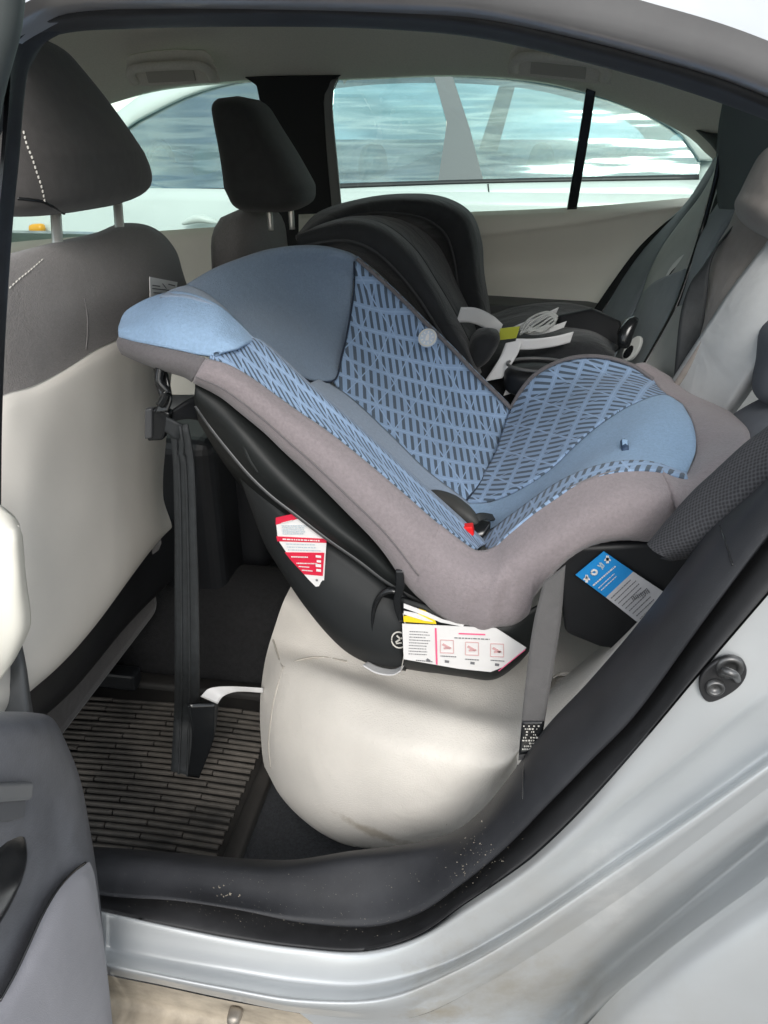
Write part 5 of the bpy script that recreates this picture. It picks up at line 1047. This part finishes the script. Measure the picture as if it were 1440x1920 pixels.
# ================================================================== BLACK CHILD SEAT beyond
bs = thing('child_seat', (0, 1.05, .49), 'black child seat standing beyond the blue one, against the far door', 'child seat')
def arcs(pts, dy): return [P(x, y, Y + dy) for x, y, Y in pts]
o0 = [(560, 440, .92), (600, 400, .98), (680, 375, 1.05), (760, 366, 1.12), (830, 372, 1.16), (880, 400, 1.18), (900, 450, 1.18), (905, 510, 1.16), (915, 575, 1.12), (920, 620, 1.08)]
o1 = [(565, 440, .86), (610, 408, .90), (680, 385, .95), (755, 378, 1.02), (820, 386, 1.06), (865, 412, 1.08), (880, 455, 1.08), (888, 510, 1.06), (898, 575, 1.04), (905, 620, 1.0)]
o2 = [(570, 445, .84), (620, 420, .88), (680, 402, .94), (745, 400, 1.02), (800, 412, 1.06), (835, 440, 1.08), (850, 480, 1.08), (858, 530, 1.06), (870, 590, 1.04), (880, 640, 1.0)]
o3 = [(580, 450, .88), (630, 435, .94), (690, 425, 1.02), (745, 425, 1.10), (785, 440, 1.15), (810, 470, 1.17), (825, 510, 1.17), (835, 560, 1.15), (848, 610, 1.1), (860, 660, 1.05)]
loft('outer_wing', [arcs(o0, .04), arcs(o0, 0), arcs(o1, 0), arcs(o2, 0), arcs(o3, 0)], blackfab, bs, 60, 36, .006)
n0 = [(556, 450, .80), (600, 425, .82), (660, 412, .84), (720, 425, .86), (775, 470, .87), (815, 530, .87), (850, 590, .86), (880, 650, .85), (900, 700, .84)]
n1 = [(556, 445, .76), (600, 432, .77), (660, 424, .79), (715, 440, .80), (765, 485, .81), (802, 540, .81), (835, 600, .80), (868, 660, .79), (890, 710, .78)]
n2 = [(560, 465, .76), (600, 455, .77), (655, 452, .79), (700, 470, .80), (745, 510, .81), (785, 560, .81), (820, 615, .80), (855, 670, .79), (880, 720, .78)]
n3 = [(570, 480, .80), (600, 475, .82), (650, 475, .84), (690, 490, .85), (735, 530, .86), (775, 580, .86), (812, 635, .85), (850, 690, .84), (880, 740, .82)]
loft('near_wing', [arcs(n0, .05), arcs(n0, 0), arcs(n1, 0), arcs(n2, 0), arcs(n3, 0), arcs(n3, .10)], blackfab, bs, 60, 40, .006)
loft('inner_wall', [arcs(n0, .03), [P(x + 20, y - 10, 1.0) for x, y, Y in n0], [P(x + 40, y - 15, 1.12) for x, y, Y in n0]], blackfab, bs, 50, 14, .006)
grm = M('graphite_cloth', (.035, .036, .038), .8)
seam('piping', [P(x, y, Y - .005) for x, y, Y in n2], .003, grm, bs)
seam('piping', [P(x, y, Y - .005) for x, y, Y in o2], .003, grm, bs)
c = P(822, 492, 1.05); blob('rivet', [(c, V(.004, 0, 0), V(0, .004, 0)), (c + V(0, 0, .006), V(.004, 0, 0), V(0, .004, 0))], chrome, bs, 12, 6)
# its seat body and base
loft('seat_body', [PR((900, 600, 1.15), (980, 575, 1.18), (1060, 570, 1.18), (1130, 590, 1.15), (1175, 630, 1.10)),
                   PR((890, 640, 1.0), (960, 625, 1.02), (1040, 610, 1.02), (1110, 620, 1.0), (1160, 650, .98)),
                   PR((885, 690, .88), (950, 680, .88), (1030, 660, .88), (1100, 650, .87), (1150, 670, .86)),
                   PR((890, 770, .84), (950, 765, .84), (1030, 740, .84), (1100, 720, .84), (1150, 720, .84))], blackfab, bs, 40, 24, .01)
blob('arm', [(P(885, 690, .84), V(.02, 0, 0), V(0, .03, 0)), (P(905, 650, .84), V(.028, 0, 0), V(0, .04, 0)), (P(915, 615, .85), V(.025, 0, 0), V(0, .04, 0))], blackfab, bs, 20, 14)
blob('cup_holder', [(P(1000, 740, .80), V(.055, 0, 0), V(0, .05, 0)), (P(1005, 712, .80), V(.06, 0, 0), V(0, .05, 0)), (P(1010, 685, .80), V(.062, 0, 0), V(0, .05, 0))], darkpl, bs, 28, 14, 2.2)
tube('cup_rim', [P(1012, 684, .80) + V(.058 * math.cos(2*math.pi*i/14), .045 * math.sin(2*math.pi*i/14), 0) for i in range(14)], .003, M('rim_grey', (.12, .12, .12), .4), bs, 40, 8, closed=True)
slab('footrest', PR((1040, 590, 1.02), (1110, 575, 1.0), (1165, 600, .98), (1175, 640, .96), (1140, 665, .94), (1060, 640, .95)), V(0, .06, -.03), darkpl, bs, .01)
# pale straps over it
def strapc(pts, wv, nm='white_strap', mat=satin, th=.002):
    c = PR(*pts); return ribbon(nm, [p - wv for p in c], [p + wv for p in c], mat, bs, 40, th)
strapc([(860, 590, .86), (890, 592, .88), (920, 606, .90), (938, 622, .90)], V(.004, 0, .014))
strapc([(965, 640, .83), (955, 665, .82), (940, 690, .81), (925, 712, .80)], V(.016, 0, .004))
strapc([(965, 645, .83), (1000, 645, .83), (1040, 640, .84), (1072, 632, .85)], V(.002, 0, .010))
strapc([(940, 628, .90), (975, 612, .90), (1015, 596, .90), (1045, 582, .92)], V(.002, 0, .006))
strapc([(975, 615, .88), (1000, 622, .88), (1030, 618, .88), (1060, 608, .88)], V(.002, 0, .006))
c0 = P(1010, 612, .86)
wire = M('tangled_grey_cord', (.40, .41, .39), .6)
for i in range(5):
    a = i * .5; tube('cord', [P(975 + i * 3, 628 - i * 2, .86), P(990 + i * 6, 600 + i * 4, .86), P(1025 + i * 4, 585 + i * 3, .86), P(1045 - i * 2, 595 + i * 4, .86), P(1015 + i * 3, 622 - i * 3, .86), P(990, 612 + i * 3, .86)], .0022, wire, bs, 40, 6)
slab('yellow_tag', PR((938, 616, .86), (975, 612, .86), (968, 634, .86), (934, 638, .86)), V(0, .003, 0), olive, bs)
slab('paper_label', PR((962, 697, .79), (975, 704, .79), (958, 738, .79), (944, 742, .79)), V(0, .002, 0), whitem, bs)

# ================================================================== NEAR REAR DOOR (open) and centre pillar, left edge of the view
DX = -.405
def DP(px, py, d=0.0): return XX(px, py, DX + d)
doorpl = M('slate_door_plastic', (.115, .12, .135), .5, var=(25, .2), bump=(500, .5, .001))
dr = loft('rear_door', [[DP(-160, 1345, -.04), DP(-60, 1338, -.04), DP(0, 1334, -.04), DP(60, 1336, -.04), DP(98, 1346, -.04), DP(122, 1388, -.04), DP(150, 1460, -.04), DP(168, 1550, -.04), DP(182, 1640, -.04), DP(192, 1730, -.04), DP(202, 1840, -.04), DP(214, 1990, -.04)],
                        [DP(-160, 1350, -.006), DP(-60, 1346, -.006), DP(0, 1343, -.006), DP(58, 1347, -.006), DP(92, 1360, -.006), DP(117, 1400, -.006), DP(144, 1468, -.006), DP(162, 1555, -.006), DP(177, 1640, -.006), DP(188, 1730, -.006), DP(200, 1840, -.006), DP(212, 1990, -.006)],
                        [DP(-160, 1380, .008), DP(-60, 1372, .01), DP(-4, 1370, .012), DP(48, 1374, .012), DP(76, 1392, .010), DP(98, 1430, .008), DP(122, 1490, .004), DP(142, 1565, .004), DP(160, 1640, .004), DP(176, 1735, .002), DP(192, 1840, .002), DP(206, 1990, .002)],
                        [DP(-170, 1480, .014), DP(-70, 1478, .016), DP(-10, 1478, .018), DP(30, 1480, .018), DP(54, 1490, .016), DP(76, 1515, .012), DP(98, 1560, .006), DP(118, 1620, .002), DP(138, 1680, .0), DP(156, 1760, .0), DP(172, 1860, .0), DP(186, 1990, .0)],
                        [DP(-180, 1620, .004), DP(-80, 1620, .006), DP(-20, 1622, .008), DP(14, 1625, .008), DP(40, 1635, .006), DP(60, 1660, .004), DP(78, 1700, .0), DP(92, 1750, -.004), DP(104, 1810, -.006), DP(116, 1880, -.006), DP(126, 1950, -.006), DP(134, 2020, -.006)],
                        [DP(-190, 1900, -.01), DP(-90, 1900, -.01), DP(-30, 1900, -.01), DP(0, 1910, -.01), DP(20, 1920, -.01), DP(36, 1935, -.01), DP(48, 1950, -.01), DP(56, 1970, -.01), DP(66, 1990, -.01), DP(76, 2010, -.01), DP(86, 2040, -.01), DP(96, 2080, -.01)]], doorpl, car, 70, 50, 0)
doorfab = M('grey_door_fabric', (.235, .235, .262), .9, var=(12, .06), bump=(900, .5, .0008, 8, .004), sheen=.2)
loft('door_fabric', [[DP(-60, 1950, .004), DP(0, 1880, .008), DP(30, 1826, .010), DP(54, 1775, .012), DP(80, 1718, .012), DP(107, 1672, .012), DP(135, 1640, .010), DP(158, 1621, .008), DP(168, 1616, .004)],
                     [DP(-40, 1985, .008), DP(20, 1900, .014), DP(48, 1850, .016), DP(72, 1802, .018), DP(96, 1750, .018), DP(120, 1706, .017), DP(146, 1668, .015), DP(164, 1645, .012), DP(177, 1640, .0)],
                     [DP(-20, 2030, .008), DP(60, 1940, .016), DP(86, 1890, .018), DP(108, 1840, .020), DP(126, 1790, .020), DP(144, 1748, .018), DP(162, 1715, .016), DP(178, 1700, .012), DP(188, 1716, -.004)],
                     [DP(40, 2090, .008), DP(110, 2010, .014), DP(130, 1960, .016), DP(150, 1915, .016), DP(164, 1870, .016), DP(176, 1830, .014), DP(188, 1810, .010), DP(197, 1810, .004), DP(202, 1830, -.01)],
                     [DP(100, 2120, .004), DP(160, 2060, .008), DP(180, 2010, .010), DP(190, 1980, .010), DP(198, 1950, .010), DP(204, 1930, .008), DP(208, 1930, .004), DP(211, 1940, .0), DP(214, 1950, -.014)]], doorfab, dr, 50, 40, 0)
seam('door_seam', [DP(0, 1877, .011), DP(30, 1823, .013), DP(54, 1772, .015), DP(80, 1715, .015), DP(107, 1669, .015), DP(135, 1637, .013), DP(160, 1618, .010)], .0014, gloss, dr)
gp = slab('pull_handle', [DP(-60, 1468, .017), DP(46, 1464, .017), DP(42, 1498, .019), DP(-60, 1506, .02)], V(.010, 0, 0), M('grip_grey', (.12, .125, .13), .45), dr, .003)
slab('handle_lip', [DP(-60, 1504, .021), DP(40, 1496, .020), DP(38, 1532, .018), DP(10, 1540, .018), DP(-60, 1540, .018)], V(.005, 0, 0), M('lip_grey', (.075, .078, .085), .5), gp, .002)
blob('door_pocket', [(DP(-30, 1620, .010), V(.003, 0, 0), V(0, .05, 0)), (DP(-10, 1690, .008), V(.006, 0, 0), V(0, .05, 0)), (DP(-25, 1770, .004), V(.003, 0, 0), V(0, .045, 0))], gloss, dr, 24, 16)
# door shell thickness toward the front of the car
slab('door_shell', [DP(-200, 1350, -.045), DP(60, 1340, -.045), DP(98, 1350, -.045), DP(150, 1465, -.045), DP(182, 1640, -.045), DP(202, 1840, -.045), DP(214, 1990, -.045), DP(-200, 2200, -.045)], V(-.07, 0, 0), paint, dr)
# centre pillar beside the opening: cream trim, charcoal foot, window frame and seal running up
loft('pillar_trim', [PR((-80, 885, .05), (-20, 933, .045), (0, 952, .04), (20, 971, .04), (31, 988, .05)), PR((-80, 1068, .0), (-20, 1030, .0), (0, 1016, .0), (20, 1002, .0), (33, 993, .02)),
                     PR((-80, 1078, -.002), (-20, 1038, -.002), (0, 1024, -.002), (21, 1010, -.002), (34, 999, .018)),
                     PR((-80, 1150, -.008), (-20, 1118, -.008), (0, 1108, -.008), (28, 1095, -.006), (41, 1083, .018)), PR((-80, 1240, -.004), (-20, 1208, -.004), (0, 1196, -.004), (34, 1180, -.002), (51, 1163, .02)),
                     PR((-80, 1360, .012), (-20, 1297, .012), (0, 1268, .012), (22, 1233, .014), (39, 1200, .03))], creampl, car, 30, 30, .008)
pf = loft('pillar_foot', [PR((-80, 1290, .05), (0, 1262, .05), (20, 1236, .05), (34, 1204, .05), (40, 1200, .06)), PR((-80, 1310, .04), (0, 1296, .04), (24, 1276, .04), (42, 1255, .04), (50, 1250, .06)), PR((-80, 1400, .03), (0, 1400, .03), (34, 1390, .03), (58, 1360, .03), (66, 1350, .06)),
                     PR((-80, 1700, .03), (60, 1700, .03), (120, 1690, .03), (150, 1680, .03), (170, 1670, .06))], M('foot_grey', (.075, .08, .085), .55, var=(12, .15)), car, 24, 20, 0)
L0 = PR((115, 62, .06), (80, 84, .055), (56, 122, .05), (45, 190, .045), (37, 290, .045), (26, 400, .045), (17, 520, .045), (9, 660, .045), (4, 800, .045), (2, 960, .045), (0, 1060, .045))
L1 = PR((60, 50, .035), (40, 84, .03), (26, 140, .028), (18, 210, .026), (10, 300, .026), (2, 400, .026), (-8, 530, .026), (-14, 670, .026), (-18, 810, .026), (-20, 970, .026), (-22, 1070, .026))
L2 = PR((40, 48, .03), (26, 80, .02), (20, 140, .018), (16, 210, .016), (8, 300, .016), (-2, 400, .016), (-14, 530, .016), (-22, 670, .016), (-28, 810, .016), (-32, 970, .016), (-36, 1070, .016))
loft('pillar_seal', [[p + V(-.030, .02, 0) for p in L0], L0, L1, L2], seal_m, car, 60, 14, 0)
# upper window frame of the open door, seen edge on
W0 = PR((56, -60, -.06), (47, 0, -.06), (40, 60, -.06), (27, 110, -.06), (12, 165, -.06), (0, 225, -.06), (-14, 300, -.06), (-26, 400, -.06), (-38, 560, -.06), (-50, 800, -.06))
W1 = PR((36, -60, -.08), (28, 0, -.08), (20, 60, -.08), (6, 110, -.08), (-8, 165, -.08), (-18, 225, -.08), (-32, 300, -.08), (-44, 400, -.08), (-56, 560, -.08), (-68, 800, -.08))
W2 = PR((-60, -60, -.09), (-60, 0, -.09), (-64, 60, -.09), (-68, 110, -.09), (-78, 165, -.09), (-88, 225, -.09), (-100, 300, -.09), (-110, 400, -.09), (-120, 560, -.09), (-130, 800, -.09))
loft('door_window_frame', [[p + V(-.02, .01, 0) for p in W0], W0, W1, W2], M('frame_slate', (.055, .065, .065), .5, var=(12, .15)), dr, 40, 12, 0)
